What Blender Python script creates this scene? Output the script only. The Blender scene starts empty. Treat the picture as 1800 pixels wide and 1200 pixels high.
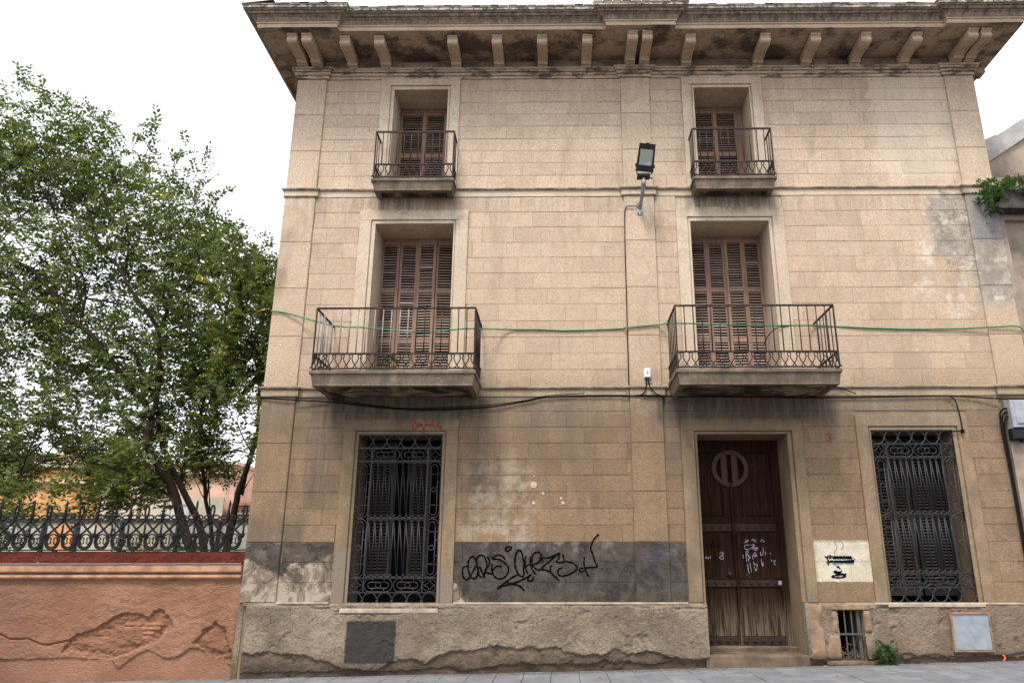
import bpy, bmesh, math, random
import numpy as np
from mathutils import Vector, Matrix
random.seed(7); rng = np.random.default_rng(11)
S = bpy.context.scene
COL = S.collection
# ------------------------------------------------------------------ camera
cam = bpy.data.cameras.new('camera'); camo = bpy.data.objects.new('camera', cam); COL.objects.link(camo)
F, CX, YAW, PITCH, ROLL = 1350.64, 971.55, 0.0091838, 0.297497, -0.00079738
cy_, sy_, cp_, sp_, cr_, sr_ = math.cos(YAW), math.sin(YAW), math.cos(PITCH), math.sin(PITCH), math.cos(ROLL), math.sin(ROLL)
xr = Vector((cy_, sy_, 0)); yf = Vector((-sy_, cy_, 0)); zz_ = Vector((0, 0, 1))
fwd = cp_*yf + sp_*zz_; up0 = -sp_*yf + cp_*zz_
right = cr_*xr + sr_*up0; up = -sr_*xr + cr_*up0
camo.matrix_world = Matrix(((right.x, up.x, -fwd.x, 0), (right.y, up.y, -fwd.y, -12.0), (right.z, up.z, -fwd.z, 1.6), (0, 0, 0, 1)))
cam.sensor_width = 36; cam.lens = F*36/1800; cam.shift_x = -(CX-900)/1800; cam.clip_end = 600; cam.clip_start = 0.05
S.camera = camo
# ------------------------------------------------------------------ sky, sun, exposure
W = bpy.data.worlds.new('World'); S.world = W; W.use_nodes = True
nt = W.node_tree; bg = nt.nodes['Background']
SUN_EL, SUN_AZ = math.radians(60), math.radians(200)
sky = nt.nodes.new('ShaderNodeTexSky'); sky.sky_type = 'NISHITA'; sky.sun_disc = False
sky.sun_elevation = SUN_EL; sky.sun_rotation = SUN_AZ; sky.air_density = 1.0; sky.dust_density = 4.0; sky.ozone_density = 1.0
hs = nt.nodes.new('ShaderNodeHueSaturation'); hs.inputs['Saturation'].default_value = 0.12
mx = nt.nodes.new('ShaderNodeMixRGB'); mx.inputs['Fac'].default_value = 0.8; mx.inputs['Color2'].default_value = (7.6, 7.85, 8.35, 1)
nt.links.new(sky.outputs[0], hs.inputs['Color']); nt.links.new(hs.outputs[0], mx.inputs['Color1']); nt.links.new(mx.outputs[0], bg.inputs['Color'])
bg.inputs['Strength'].default_value = 0.112
sl = bpy.data.lights.new('sun', 'SUN'); sl.energy = 2.0; sl.angle = math.radians(13); sl.color = (1, .96, .9)
so = bpy.data.objects.new('sun', sl); COL.objects.link(so)
# light travels away from the sun; sun stands behind the camera, a little to its left
sd = Vector((math.sin(SUN_AZ)*math.cos(SUN_EL), math.cos(SUN_AZ)*math.cos(SUN_EL), math.sin(SUN_EL)))
so.rotation_euler = sd.to_track_quat('Z', 'Y').to_euler()
S.view_settings.view_transform = 'Standard'; S.view_settings.look = 'None'; S.view_settings.gamma = 1
S.view_settings.exposure = 1.03; S.view_settings.use_curve_mapping = False
S.render.engine = 'CYCLES'
# ------------------------------------------------------------------ node helper
class N:
    def __init__(s, name):
        s.m = bpy.data.materials.new(name); s.m.use_nodes = True; s.t = s.m.node_tree; s.b = s.t.nodes['Principled BSDF']
        g = s.t.nodes.new('ShaderNodeNewGeometry'); s.P = g.outputs['Position']
        sp = s.t.nodes.new('ShaderNodeSeparateXYZ'); s.t.links.new(s.P, sp.inputs[0]); s.X, s.Y, s.Z = sp.outputs
    def put(s, sock, v):
        if isinstance(v, bpy.types.NodeSocket): s.t.links.new(v, sock)
        elif isinstance(v, tuple) and len(v) == 3 and sock.type == 'RGBA': sock.default_value = (*v, 1)
        else: sock.default_value = v
    def math(s, op, a, b=0.0, c=None, clamp=False):
        n = s.t.nodes.new('ShaderNodeMath'); n.operation = op; n.use_clamp = clamp
        s.put(n.inputs[0], a); s.put(n.inputs[1], b)
        if c is not None: s.put(n.inputs[2], c)
        return n.outputs[0]
    def mul(s, a, b): return s.math('MULTIPLY', a, b)
    def add(s, a, b): return s.math('ADD', a, b)
    def scale(s, sx, sy, sz, off=(0, 0, 0)):
        n = s.t.nodes.new('ShaderNodeMapping'); s.put(n.inputs['Vector'], s.P); n.inputs['Scale'].default_value = (sx, sy, sz); n.inputs['Location'].default_value = off
        return n.outputs[0]
    def noise(s, sc, det=4, rough=.55, vec=None, dist=0):
        n = s.t.nodes.new('ShaderNodeTexNoise'); s.put(n.inputs['Vector'], vec or s.P)
        n.inputs['Scale'].default_value = sc; n.inputs['Detail'].default_value = det; n.inputs['Roughness'].default_value = rough; n.inputs['Distortion'].default_value = dist
        return n.outputs[0]
    def vor(s, sc, vec=None, feat='F1'):
        n = s.t.nodes.new('ShaderNodeTexVoronoi'); n.feature = feat; s.put(n.inputs['Vector'], vec or s.P); n.inputs['Scale'].default_value = sc
        return n.outputs['Distance']
    def ss(s, v, a, b):          # smoothstep a->b
        n = s.t.nodes.new('ShaderNodeMapRange'); n.interpolation_type = 'SMOOTHSTEP'
        s.put(n.inputs['Value'], v); n.inputs['From Min'].default_value = a; n.inputs['From Max'].default_value = b
        if a > b:
            n.inputs['From Min'].default_value = b; n.inputs['From Max'].default_value = a
            n.inputs['To Min'].default_value = 1; n.inputs['To Max'].default_value = 0
        return n.outputs[0]
    def mix(s, f, a, b, mode='MIX'):
        n = s.t.nodes.new('ShaderNodeMixRGB'); n.blend_type = mode
        s.put(n.inputs[0], f); s.put(n.inputs[1], a); s.put(n.inputs[2], b); return n.outputs[0]
    def attr(s, name):
        n = s.t.nodes.new('ShaderNodeAttribute'); n.attribute_name = name; return n.outputs['Fac']
    def bump(s, h, strength=.5, dist=.01, prev=None):
        n = s.t.nodes.new('ShaderNodeBump'); s.put(n.inputs['Height'], h); n.inputs['Strength'].default_value = strength; n.inputs['Distance'].default_value = dist
        if prev: s.put(n.inputs['Normal'], prev)
        return n.outputs[0]
    def out(s, col, rough=.9, bump=None, metal=0, spec=.3):
        s.put(s.b.inputs['Base Color'], col); s.put(s.b.inputs['Roughness'], rough); s.put(s.b.inputs['Metallic'], metal)
        s.b.inputs['Specular IOR Level'].default_value = spec
        if bump: s.put(s.b.inputs['Normal'], bump)
        return s.m
    def box(s, x0, x1, z0, z1, soft=.03, wob=None):
        X, Z = s.X, s.Z
        if wob: X = s.add(X, wob); Z = s.add(Z, wob)
        a = s.mul(s.ss(X, x0-soft, x0+soft), s.ss(X, x1+soft, x1-soft)); b = s.mul(s.ss(Z, z0-soft, z0+soft), s.ss(Z, z1+soft, z1-soft))
        return s.mul(a, b)
def simple(name, col, rough=.7, metal=0, var=.25, sc=8, bs=.15, bsc=60, spec=.4):
    n = N(name); v = n.noise(sc, 5, .6); d = tuple(c*(1-var) for c in col); l = tuple(min(1, c*(1+var)) for c in col)
    return n.out(n.mix(n.ss(v, .3, .7), d, l), rough, n.bump(n.noise(bsc, 3), bs, .004), metal, spec)
# ------------------------------------------------------------------ facade stucco
def stucco(name, kind):
    n = N(name)
    big = n.noise(.9, 5, .6); mid = n.noise(4.5, 5, .65); fine = n.noise(38, 4, .7); grain = n.noise(120, 2, .6)
    streak = n.noise(1.0, 5, .65, n.scale(5.5, 5.5, .35)); streak2 = n.noise(1.0, 4, .7, n.scale(11, 11, .9, (3, 0, 1)), .3)
    zw = n.add(n.Z, n.mul(n.add(big, -.5), .5))
    if kind == 'block':
        up2, up1, gf = (.665, .515, .382), (.56, .41, .28), (.30, .20, .12)
    elif kind == 'trim':
        up2, up1, gf = (.63, .525, .40), (.54, .435, .31), (.27, .195, .118)
    else:   # cornice
        up2, up1, gf = (.68, .50, .35), (.48, .37, .255), (.36, .27, .18)
    col = n.mix(n.ss(zw, 3.75, 4.75), gf, n.mix(n.ss(zw, 4.9, 8.6), up1, up2))  # ground-floor tone holds brown dirt plus some balcony shade painted in
    # lower storey render turns paler towards the right
    col = n.mix(n.mul(n.mul(n.ss(n.X, 3.6, 5.6), n.ss(n.Z, 4.4, 4.1)), n.mul(n.ss(mid, .25, .75), .55)), col, (.43, .305, .205))
    col = n.mix(n.mul(n.ss(mid, .35, .72), .20), col, n.mix(n.ss(n.Z, 4.2, 5.0), (.36, .25, .165), (.68, .57, .46)))
    col = n.mix(n.mul(n.ss(big, .62, .38), .30), col, n.mix(n.ss(n.Z, 4.2, 5.0), (.20, .125, .075), (.43, .31, .215)))
    col = n.mix(n.mul(n.ss(streak, .5, .78), .35), col, n.mix(n.ss(n.Z, 4.2, 5.0), (.17, .12, .08), (.40, .31, .23)))
    dkc = n.mix(n.ss(n.Z, 4.2, 5.0), (.13, .085, .052), (.33, .24, .17))
    grit = n.noise(52, 5, .8, dist=.4)
    col = n.mix(n.mul(n.ss(fine, .58, .40), .40), col, dkc)
    col = n.mix(n.mul(n.ss(grit, .54, .42), n.add(.16, n.mul(n.ss(big, .35, .65), .30)) if kind == 'block' else .1), col, dkc)
    col = n.mix(n.mul(n.ss(grit, .54, .64), .28 if kind == 'block' else .12), col, n.mix(n.ss(n.Z, 4.2, 5.0), (.46, .32, .21), (.78, .68, .58)))
    if kind == 'trim': col = n.mix(n.mul(n.mul(n.ss(n.noise(1.7, 5, .65, n.scale(1, 1, .6)), .45, .62), n.ss(n.Z, 4.6, 4.2)), .5), col, (.13, .10, .062))
    tn = n.attr('tint'); col = n.mix(n.mul(n.ss(tn, .2, 1.0), .30), col, dkc)
    d1 = n.noise(1.0, 6, .7, n.scale(1.5, 1.5, .42, (9, 0, 4)), .5); d2 = n.noise(2.6, 6, .72, None, .8)
    dirt = (.30, .235, .175); dirtg = (.125, .092, .066)
    col = n.mix(n.mul(n.ss(d1, .50, .68), .45), col, n.mix(n.ss(n.Z, 3.9, 5.0), dirtg, dirt))
    col = n.mix(n.mul(n.ss(d2, .53, .64), .28), col, n.mix(n.ss(n.Z, 3.9, 5.0), dirtg, dirt))
    # grime on the ground floor wall, thickening up towards the ledge
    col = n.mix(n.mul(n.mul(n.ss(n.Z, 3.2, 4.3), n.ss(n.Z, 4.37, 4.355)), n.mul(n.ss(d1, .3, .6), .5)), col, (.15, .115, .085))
    # soot and damp under mouldings, balconies
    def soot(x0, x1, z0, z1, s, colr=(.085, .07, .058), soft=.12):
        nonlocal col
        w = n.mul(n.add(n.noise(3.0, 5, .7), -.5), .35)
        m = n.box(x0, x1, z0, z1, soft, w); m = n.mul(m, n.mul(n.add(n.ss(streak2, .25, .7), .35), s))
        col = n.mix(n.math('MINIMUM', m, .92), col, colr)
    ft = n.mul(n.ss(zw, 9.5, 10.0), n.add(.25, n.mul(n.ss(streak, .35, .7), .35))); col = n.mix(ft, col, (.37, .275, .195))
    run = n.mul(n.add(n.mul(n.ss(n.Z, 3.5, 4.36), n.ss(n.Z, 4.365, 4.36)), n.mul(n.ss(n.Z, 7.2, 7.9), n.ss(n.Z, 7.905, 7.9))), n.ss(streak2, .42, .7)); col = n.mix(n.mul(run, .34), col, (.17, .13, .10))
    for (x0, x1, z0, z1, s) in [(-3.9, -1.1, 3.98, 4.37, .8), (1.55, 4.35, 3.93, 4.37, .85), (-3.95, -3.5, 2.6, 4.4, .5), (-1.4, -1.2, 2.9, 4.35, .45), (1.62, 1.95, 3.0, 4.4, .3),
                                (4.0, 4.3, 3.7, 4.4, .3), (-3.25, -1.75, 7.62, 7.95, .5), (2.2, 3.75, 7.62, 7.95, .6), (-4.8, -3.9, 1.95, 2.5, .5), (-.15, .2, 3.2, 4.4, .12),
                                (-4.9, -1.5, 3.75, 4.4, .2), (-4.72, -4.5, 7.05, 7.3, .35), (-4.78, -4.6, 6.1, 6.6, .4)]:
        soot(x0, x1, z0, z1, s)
    # whitish drips
    wd = n.noise(1.0, 5, .75, n.scale(30, 30, 4.5, (7, 0, 2)))
    wm = n.mul(n.ss(wd, .70, .76), n.math('MAXIMUM', n.box(-4.3, 1.6, 9.4, 10.3, .2), n.box(-4.4, -3.3, 2.2, 3.8, .25)))
    col = n.mix(n.mul(wm, .8), col, (.75, .72, .66))
    pale = n.mul(n.box(-1.5, -.4, 2.0, 3.3, .3), n.ss(n.add(mid, n.mul(n.add(grit, -.5), .3)), .40, .72)); col = n.mix(n.mul(pale, .55), col, (.50, .44, .36))
    # grey cement repair near upper right corner
    wob = n.mul(n.add(mid, -.5), .9)
    patch = n.mul(n.math('MAXIMUM', n.box(6.30, 7.7, 6.75, 7.9, .03, wob), n.box(6.9, 7.7, 5.9, 7.9, .03, wob)), .9); col = n.mix(patch, col, n.mix(n.ss(mid, .4, .6), (.27, .235, .195), (.40, .35, .29)))
    rim = n.mul(n.mul(n.box(5.9, 7.7, 5.6, 7.9, .25, wob), n.ss(n.noise(2.2, 6, .7), .52, .62)), .6); col = n.mix(rim, col, (.66, .6, .52))
    p3 = n.mul(n.box(7.05, 7.6, 7.0, 7.85, .1, wob), .75); col = n.mix(p3, col, (.2, .2, .225))
    # pale patch below the cornice, far right
    pp = n.mul(n.box(5.6, 6.95, 8.2, 10.3, .08, wob), .3); col = n.mix(pp, col, (.72, .62, .5))
    crack = n.noise(1, 3, .6, n.scale(9, 9, 14, (1, 2, 3)), dist=1.2); cm = n.mul(n.box(6.4, 7.5, 6.4, 7.9, .2), n.ss(n.math('ABSOLUTE', n.add(crack, -.5)), .03, .008)); col = n.mix(n.mul(cm, .7), col, (.12, .1, .09))
    # dark painted dado, peeled at the left
    wv = n.mul(n.add(n.noise(6, 6, .75), -.5), .30)
    xx = n.add(n.X, wv); z2 = n.add(n.Z, wv)
    dado = n.mul(n.ss(n.add(n.Z, n.mul(n.add(grit, -.5), .07)), 2.122, 2.10), n.ss(n.X, 1.895, 1.885))
    if kind != 'block': dado = n.mul(dado, 0.0)
    dado = n.mul(dado, n.math('MAXIMUM', n.ss(n.X, -1.63, -1.60), n.ss(n.X, -3.40, -3.43)))
    peelL = n.mul(n.ss(n.X, -1.9, -2.0), n.ss(n.add(z2, n.mul(n.math('ABSOLUTE', n.add(n.X, 4.17)), -.42)), 1.64, 1.60))
    peelL2 = n.mul(n.ss(n.X, -3.0, -3.1), n.ss(n.noise(4.5, 6, .7, n.scale(1, 1, 1, (5, 5, 5))), .56, .58))
    peelR = n.mul(n.ss(n.X, -1.9, -1.8), n.ss(n.add(xx, n.mul(z2, .8)), -.35, -.40))
    pe = n.math('MAXIMUM', n.mul(peelL, 1.0), n.math('MAXIMUM', peelR, n.mul(peelL2, n.ss(n.Z, 1.95, 1.8))))
    bare = n.mul(n.mul(n.ss(n.Z, 2.05, 2.0), n.ss(n.Z, 1.1, 1.2)), pe)
    dcol = n.mix(n.ss(mid, .35, .7), (.030, .026, .024), (.075, .063, .053)); dcol = n.mix(n.mul(n.ss(n.noise(1.6, 5, .7), .50, .60), n.ss(n.Z, 1.75, 2.1)), dcol, (.17, .16, .155)); dcol = n.mix(n.mul(n.ss(grit, .5, .62), .45), dcol, (.14, .115, .09))
    dcol = n.mix(n.mul(n.ss(d2, .45, .62), .5), dcol, (.125, .10, .08)); dcol = n.mix(n.ss(wd, .68, .74), dcol, (.30, .27, .23))
    col = n.mix(bare, col, n.mix(fine, (.13, .10, .075), (.27, .21, .155)))
    dm = n.mul(dado, n.math('SUBTRACT', 1.0, pe)); col = n.mix(dm, col, dcol)
    if kind == 'block':
        cr = n.mul(n.box(3.80, 4.66, 1.53, 2.125, .010, n.mul(n.add(fine, -.5), .05)), n.add(.72, n.mul(n.ss(grit, .4, .6), .25))); col = n.mix(cr, col, n.mix(n.ss(d2, .4, .65), (.66, .60, .47), (.52, .45, .34)))
    if kind == 'trim':
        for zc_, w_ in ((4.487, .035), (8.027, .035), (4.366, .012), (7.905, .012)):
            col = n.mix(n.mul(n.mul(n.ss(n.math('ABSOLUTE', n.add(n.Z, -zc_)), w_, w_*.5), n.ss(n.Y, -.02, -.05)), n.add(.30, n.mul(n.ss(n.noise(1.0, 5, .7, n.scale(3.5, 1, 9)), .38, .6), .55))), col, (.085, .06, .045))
        col = n.mix(n.mul(n.mul(n.ss(n.Y, .25, .55), n.ss(n.Z, 4.5, 5.0)), .45), col, (.33, .29, .25))
    if kind == 'block': col = n.mix(n.mul(bare, n.ss(d2, .5, .56)), col, (.36, .30, .225)); col = n.mix(n.mul(bare, n.ss(d2, .46, .42)), col, (.10, .08, .06))
    if kind == 'cornice':
        z3 = n.Z; base = col
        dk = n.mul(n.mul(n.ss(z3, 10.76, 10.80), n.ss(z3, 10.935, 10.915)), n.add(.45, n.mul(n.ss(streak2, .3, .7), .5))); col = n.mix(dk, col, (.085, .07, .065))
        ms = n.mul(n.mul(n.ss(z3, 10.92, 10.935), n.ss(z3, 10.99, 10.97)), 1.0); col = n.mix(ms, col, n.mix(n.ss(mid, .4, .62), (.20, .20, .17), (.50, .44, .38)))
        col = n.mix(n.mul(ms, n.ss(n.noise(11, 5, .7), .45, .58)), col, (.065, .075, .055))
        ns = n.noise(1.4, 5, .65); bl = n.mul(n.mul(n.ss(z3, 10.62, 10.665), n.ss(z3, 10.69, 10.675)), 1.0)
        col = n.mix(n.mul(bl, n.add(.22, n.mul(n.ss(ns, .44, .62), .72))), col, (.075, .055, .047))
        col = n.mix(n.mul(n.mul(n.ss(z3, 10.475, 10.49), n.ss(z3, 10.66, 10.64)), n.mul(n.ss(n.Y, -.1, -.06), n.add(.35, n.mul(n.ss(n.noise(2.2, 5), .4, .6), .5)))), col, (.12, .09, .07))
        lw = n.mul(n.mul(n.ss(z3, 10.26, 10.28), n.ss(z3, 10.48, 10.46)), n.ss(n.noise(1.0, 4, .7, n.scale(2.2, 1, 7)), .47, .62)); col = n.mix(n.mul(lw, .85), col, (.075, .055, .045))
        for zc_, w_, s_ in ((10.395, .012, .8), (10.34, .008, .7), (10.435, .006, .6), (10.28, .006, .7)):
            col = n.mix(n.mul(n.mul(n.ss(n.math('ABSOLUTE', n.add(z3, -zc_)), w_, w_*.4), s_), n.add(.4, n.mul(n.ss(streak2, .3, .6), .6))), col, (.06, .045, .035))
        wh = n.mul(n.mul(n.ss(z3, 10.44, 10.455), n.ss(z3, 10.475, 10.47)), n.ss(n.noise(16, 5, .7), .56, .62)); col = n.mix(n.mul(wh, .8), col, (.7, .65, .58))
    hb = n.add(n.mul(fine, .6), n.mul(n.noise(85, 4, .75), .5))
    bp = n.bump(hb, 1.0 if kind == 'block' else .45, .016)
    bp = n.bump(n.mul(pe if kind == 'block' else 0.0, -1.0), .35, .01, bp)
    return n.out(col, .93, bp, 0, .2)
M = {}
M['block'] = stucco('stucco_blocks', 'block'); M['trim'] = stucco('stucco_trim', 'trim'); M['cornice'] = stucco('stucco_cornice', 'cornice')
def m_balcony():
    n = N('balcony_stone'); v = n.noise(3, 6, .65); f = n.noise(30, 4, .7); st = n.noise(1, 5, .7, n.scale(9, 9, 1.2))
    c = n.mix(n.ss(v, .35, .7), (.13, .098, .07), (.27, .21, .15)); c = n.mix(n.mul(n.ss(st, .45, .7), .6), c, (.07, .06, .05)); c = n.mix(n.mul(n.ss(f, .6, .4), .4), c, (.09, .075, .06))
    c = n.mix(n.mul(n.ss(n.noise(5, 4), .62, .7), .4), c, (.10, .13, .06))
    return n.out(c, .93, n.bump(f, .5, .01), 0, .2)
M['balcony'] = m_balcony()
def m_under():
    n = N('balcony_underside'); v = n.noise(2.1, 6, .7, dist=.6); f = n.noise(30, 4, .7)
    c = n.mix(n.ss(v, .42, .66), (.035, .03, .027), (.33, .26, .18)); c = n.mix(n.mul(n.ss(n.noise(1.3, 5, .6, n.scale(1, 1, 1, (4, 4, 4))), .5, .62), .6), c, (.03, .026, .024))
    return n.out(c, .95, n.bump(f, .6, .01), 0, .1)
M['under'] = m_under()
def m_iron(name, base=(.018, .016, .016), rust=(.09, .035, .02), rf=.45):
    n = N(name); v = n.noise(6, 6, .7); f = n.noise(70, 4, .7)
    c = n.mix(n.mul(n.ss(v, .5, .66), rf), base, rust)
    return n.out(c, .62, n.bump(f, .35, .003), 0, .22)
M['iron'] = m_iron('rusty_wrought_iron', (.022, .017, .016), (.11, .045, .028), .7); M['grille'] = m_iron('dark_painted_iron', (.013, .013, .015), (.03, .022, .016), .35); M['grille'].node_tree.nodes['Principled BSDF'].inputs['Roughness'].default_value = .42; M['grille'].node_tree.nodes['Principled BSDF'].inputs['Specular IOR Level'].default_value = .4
M['dull_steel'] = m_iron('dull_steel_bar', (.07, .068, .068), (.05, .03, .022), .5)
M['worn_iron'] = m_iron('worn_galvanised_iron', (.24, .23, .23), (.10, .055, .04), .55)
M['fence'] = m_iron('cast_iron_fence', (.009, .008, .008), (.03, .02, .015), .5)
def m_wood(name, a, b, c3, vert=True, rough=.75, weather=None, rand=False):
    n = N(name); g = n.noise(1, 5, .65, n.scale(60, 60, 2.2) if vert else n.scale(2.2, 60, 60)); big = n.noise(2.6, 5, .6)
    c = n.mix(n.ss(g, .35, .68), a, b); c = n.mix(n.mul(n.ss(big, .45, .7), .6), c, c3)
    c = n.mix(n.mul(n.attr('tint'), .45), c, b)
    pl = n.noise(1, 5, .75, n.scale(35, 35, 7)); c = n.mix(n.mul(n.ss(pl, .72, .76), .6), c, (.42, .36, .32))
    if rand:
        oi = n.t.nodes.new('ShaderNodeObjectInfo').outputs['Random']; c = n.mix(n.mul(n.ss(oi, .55, 1.0), .55), c, (.44, .36, .31)); c = n.mix(n.mul(n.ss(oi, .3, .0), .5), c, (.12, .065, .055))
    if weather: 
        w = n.mul(n.ss(n.add(n.Z, n.mul(n.add(g, -.5), .5)), 1.45, .75), weather); c = n.mix(w, c, n.mix(n.ss(g, .4, .6), (.025, .018, .013), (.17, .125, .09)))
    return n.out(c, rough, n.bump(g, .35, .004), 0, .15)
M['shutter'] = m_wood('faded_shutter_paint', (.17, .10, .077), (.33, .215, .165), (.38, .215, .125))
M['slat'] = m_wood('shutter_slat_wood', (.24, .165, .135), (.43, .325, .27), (.24, .145, .12), False, rand=True)
M['slat_grey'] = m_wood('grey_slat_wood', (.028, .023, .019), (.075, .062, .05), (.04, .033, .028), False)
M['door_ring'] = m_wood('worn_ring_wood', (.035, .016, .011), (.085, .04, .026), (.06, .027, .017), True, .6)
M['door'] = m_wood('old_door_wood', (.009, .005, .0035), (.040, .021, .013), (.022, .011, .007), True, .85, .9)
M['door'].node_tree.nodes['Principled BSDF'].inputs['Specular IOR Level'].default_value = .05
M['door_iron'] = m_iron('door_strap_iron', (.03, .018, .014), (.06, .03, .02), .5)
M['dark'] = simple('interior_dark', (.008, .007, .006), .98, spec=.02)
M['roof_tile'] = simple('clay_roof_tile', (.34, .14, .075), .85, 0, .35, 7, .4, 30)
M['eave_tile'] = simple('dark_weathered_eave_tile', (.09, .055, .045), .9, 0, .4, 7, .4, 30, .1)
def m_plinth():
    n = N('plinth_render'); pe = n.attr('peel'); v = n.noise(1.6, 6, .65); f = n.noise(26, 5, .75); g = n.noise(90, 3, .6)
    c = n.mix(n.ss(v, .35, .68), (.20, .155, .112), (.34, .27, .195)); c = n.mix(n.mul(n.ss(f, .55, .40), .45), c, (.11, .083, .06)); c = n.mix(n.mul(n.ss(n.noise(48, 5, .8), .55, .66), .4), c, (.36, .29, .22))
    ck = n.noise(2.6, 4, .6, None, 1.0); c = n.mix(n.mul(n.ss(n.math('ABSOLUTE', n.add(ck, -.5)), .006, .002), .7), c, (.05, .038, .03))
    c = n.mix(n.mul(n.ss(n.noise(5, 5, .7), .58, .68), .5), c, (.31, .25, .19))
    lowc = n.mix(n.ss(n.noise(4.5, 5, .65), .35, .65), (.05, .036, .026), (.16, .115, .08))
    c = n.mix(n.mul(pe, .62), c, lowc)
    c = n.mix(n.mul(n.ss(n.add(n.Z, n.mul(n.X, -.0217)), .62, .32), .55), c, (.04, .032, .026))
    c = n.mix(n.mul(n.ss(n.X, 4.4, 5.2), .4), c, (.20, .13, .088))
    w = n.mul(n.add(f, -.5), .09)
    c = n.mix(n.mul(n.box(-3.12, -2.40, .42, .99, .012, w), .88), c, (.032, .032, .034))
    c = n.mix(n.mul(n.attr('edge'), .6), c, (.42, .34, .26))
    return n.out(c, .95, n.bump(n.add(n.mul(f, .7), n.mul(g, .3)), 1.0, .05), 0, .1)
M['plinth'] = m_plinth()
def m_salmon():
    n = N('salmon_render'); pe = n.attr('peel'); v = n.noise(1.3, 6, .65); f = n.noise(20, 5, .75, n.scale(1, 1, 1.5), .5); g = n.noise(80, 3)
    c = n.mix(n.ss(v, .35, .68), (.30, .152, .090), (.39, .212, .132)); c = n.mix(n.mul(n.ss(f, .6, .38), .4), c, (.22, .11, .068))
    c = n.mix(n.mul(n.ss(n.X, -7.0, -8.3), .5), c, (.21, .11, .085))
    c = n.mix(n.mul(pe, .35), c, (.22, .105, .063)); c = n.mix(n.mul(n.attr('edge'), .6), c, (.48, .29, .19))
    c = n.mix(n.mul(n.ss(n.add(n.Z, n.mul(v, .2)), .45, .2), .3), c, (.2, .12, .09))
    return n.out(c, .95, n.bump(n.add(n.mul(f, .7), n.mul(g, .3)), 1.0, .055), 0, .1)
M['salmon'] = m_salmon()
M['salmon_trim'] = simple('salmon_moulding', (.38, .215, .135), .9, 0, .3, 5, .4, 40, .1)
def m_glaze():
    n = N('glazed_red_tile'); v = n.noise(5, 5, .6); c = n.mix(n.ss(v, .3, .7), (.055, .009, .006), (.10, .016, .010)); c = n.mix(n.mul(n.attr('tint'), .4), c, (.10, .02, .014))
    c = n.mix(n.mul(n.ss(n.noise(1, 5, .7, n.scale(14, 40, 40)), .66, .72), .55), c, (.5, .42, .42))
    return n.out(c, n.mix(n.ss(v, .4, .6), (.06, .06, .06), (.2, .2, .2)), n.bump(n.noise(5, 3), .10, .006), 0, 1.0)
M['glaze'] = m_glaze(); M['glaze'].node_tree.nodes['Principled BSDF'].inputs['IOR'].default_value = 1.9
def m_paver():
    n = N('grey_paving_stone'); v = n.noise(3, 5, .65); f = n.noise(60, 4, .7)
    c = n.mix(n.ss(v, .3, .7), (.14, .145, .155), (.24, .245, .255)); c = n.mix(n.mul(n.attr('tint'), .5), c, (.13, .13, .14)); c = n.mix(n.mul(n.ss(f, .6, .4), .3), c, (.09, .09, .09))
    c = n.mix(n.mul(n.ss(n.Y, -.35, -.08), n.mul(n.ss(n.noise(9, 5, .7), .42, .6), .6)), c, (.085, .07, .055))
    return n.out(c, .7, n.bump(f, .3, .004), 0, .35)
M['paver'] = m_paver()
M['asphalt'] = simple('street_asphalt', (.06, .06, .062), .85, 0, .3, 3, .5, 60)
M['soil'] = simple('garden_soil', (.10, .075, .05), .95, 0, .4, 3, .6, 20)
M['stone'] = simple('rough_sandstone', (.23, .155, .10), .95, 0, .35, 5, .9, 22, .1)
M['stone_brown'] = simple('brown_step_stone', (.12, .085, .058), .85, 0, .4, 4, .7, 25, .15)
M['plaster_dab'] = simple('pale_plaster_dab', (.45, .36, .27), .95, 0, .1, 9, .2, 40, .05); M['marble'] = simple('pale_sill_marble', (.36, .29, .22), .8, 0, .3, 5, .2)
M['brick'] = simple('thin_salmon_brick', (.30, .145, .085), .95, 0, .2, 9, .7, 40, .1)
M['galv'] = simple('galvanised_panel', (.27, .30, .32), .6, .3, .15, 7, .15)
M['galv_dark'] = simple('galvanised_bracket', (.30, .31, .33), .5, .6, .2, 9, .15)
M['lamp_body'] = simple('anthracite_lamp_body', (.014, .014, .018), .55, 0, .2, spec=.2)
M['white_plastic'] = simple('white_plastic', (.75, .76, .78), .45, 0, .05)
M['grey_plastic'] = simple('grey_box_plastic', (.30, .31, .34), .6, 0, .25, 4)
M['black_rubber'] = simple('black_cable', (.008, .008, .008), .8, 0, .3, spec=.1)
M['green_cable'] = simple('green_cable', (.045, .20, .09), .5, 0, .3, 3)
M['spray_black'] = simple('black_spray_paint', (.004, .004, .004), 1.0, 0, .2, spec=.02)
M['spray_red'] = simple('red_spray_paint', (.24, .035, .015), .85, 0, .3, 20)
M['spray_grey'] = simple('thin_grey_spray', (.22, .20, .19), .9, 0, .3, 20)
M['spray_blue'] = simple('blue_spray_paint', (.02, .10, .26), .8, 0, .2)
M['stencil_violet'] = simple('violet_stencil_ink', (.035, .025, .12), .8, 0, .2)
M['chalk'] = simple('pale_marker', (.50, .50, .62), .8, 0, .2)
M['marker_violet'] = simple('violet_marker', (.33, .24, .42), .8, 0, .2)
M['marker_dark'] = simple('dark_marker', (.004, .003, .003), 1, 0, .2, spec=.02)
M['teal'] = simple('teal_marker', (.07, .20, .20), .8, 0, .2)
M['orange'] = simple('orange_spray_mark', (.65, .14, .03), .8, 0, .2)
M['rust_red'] = simple('rust_red_enamel', (.22, .055, .03), .6, 0, .3, 20)
n = N('lamp_glass'); M['lamp_glass'] = n.out(n.mix(n.ss(n.vor(26), .1, .16), (.36, .38, .33), (.24, .26, .23)), .12, None, 0, .5)
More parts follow.
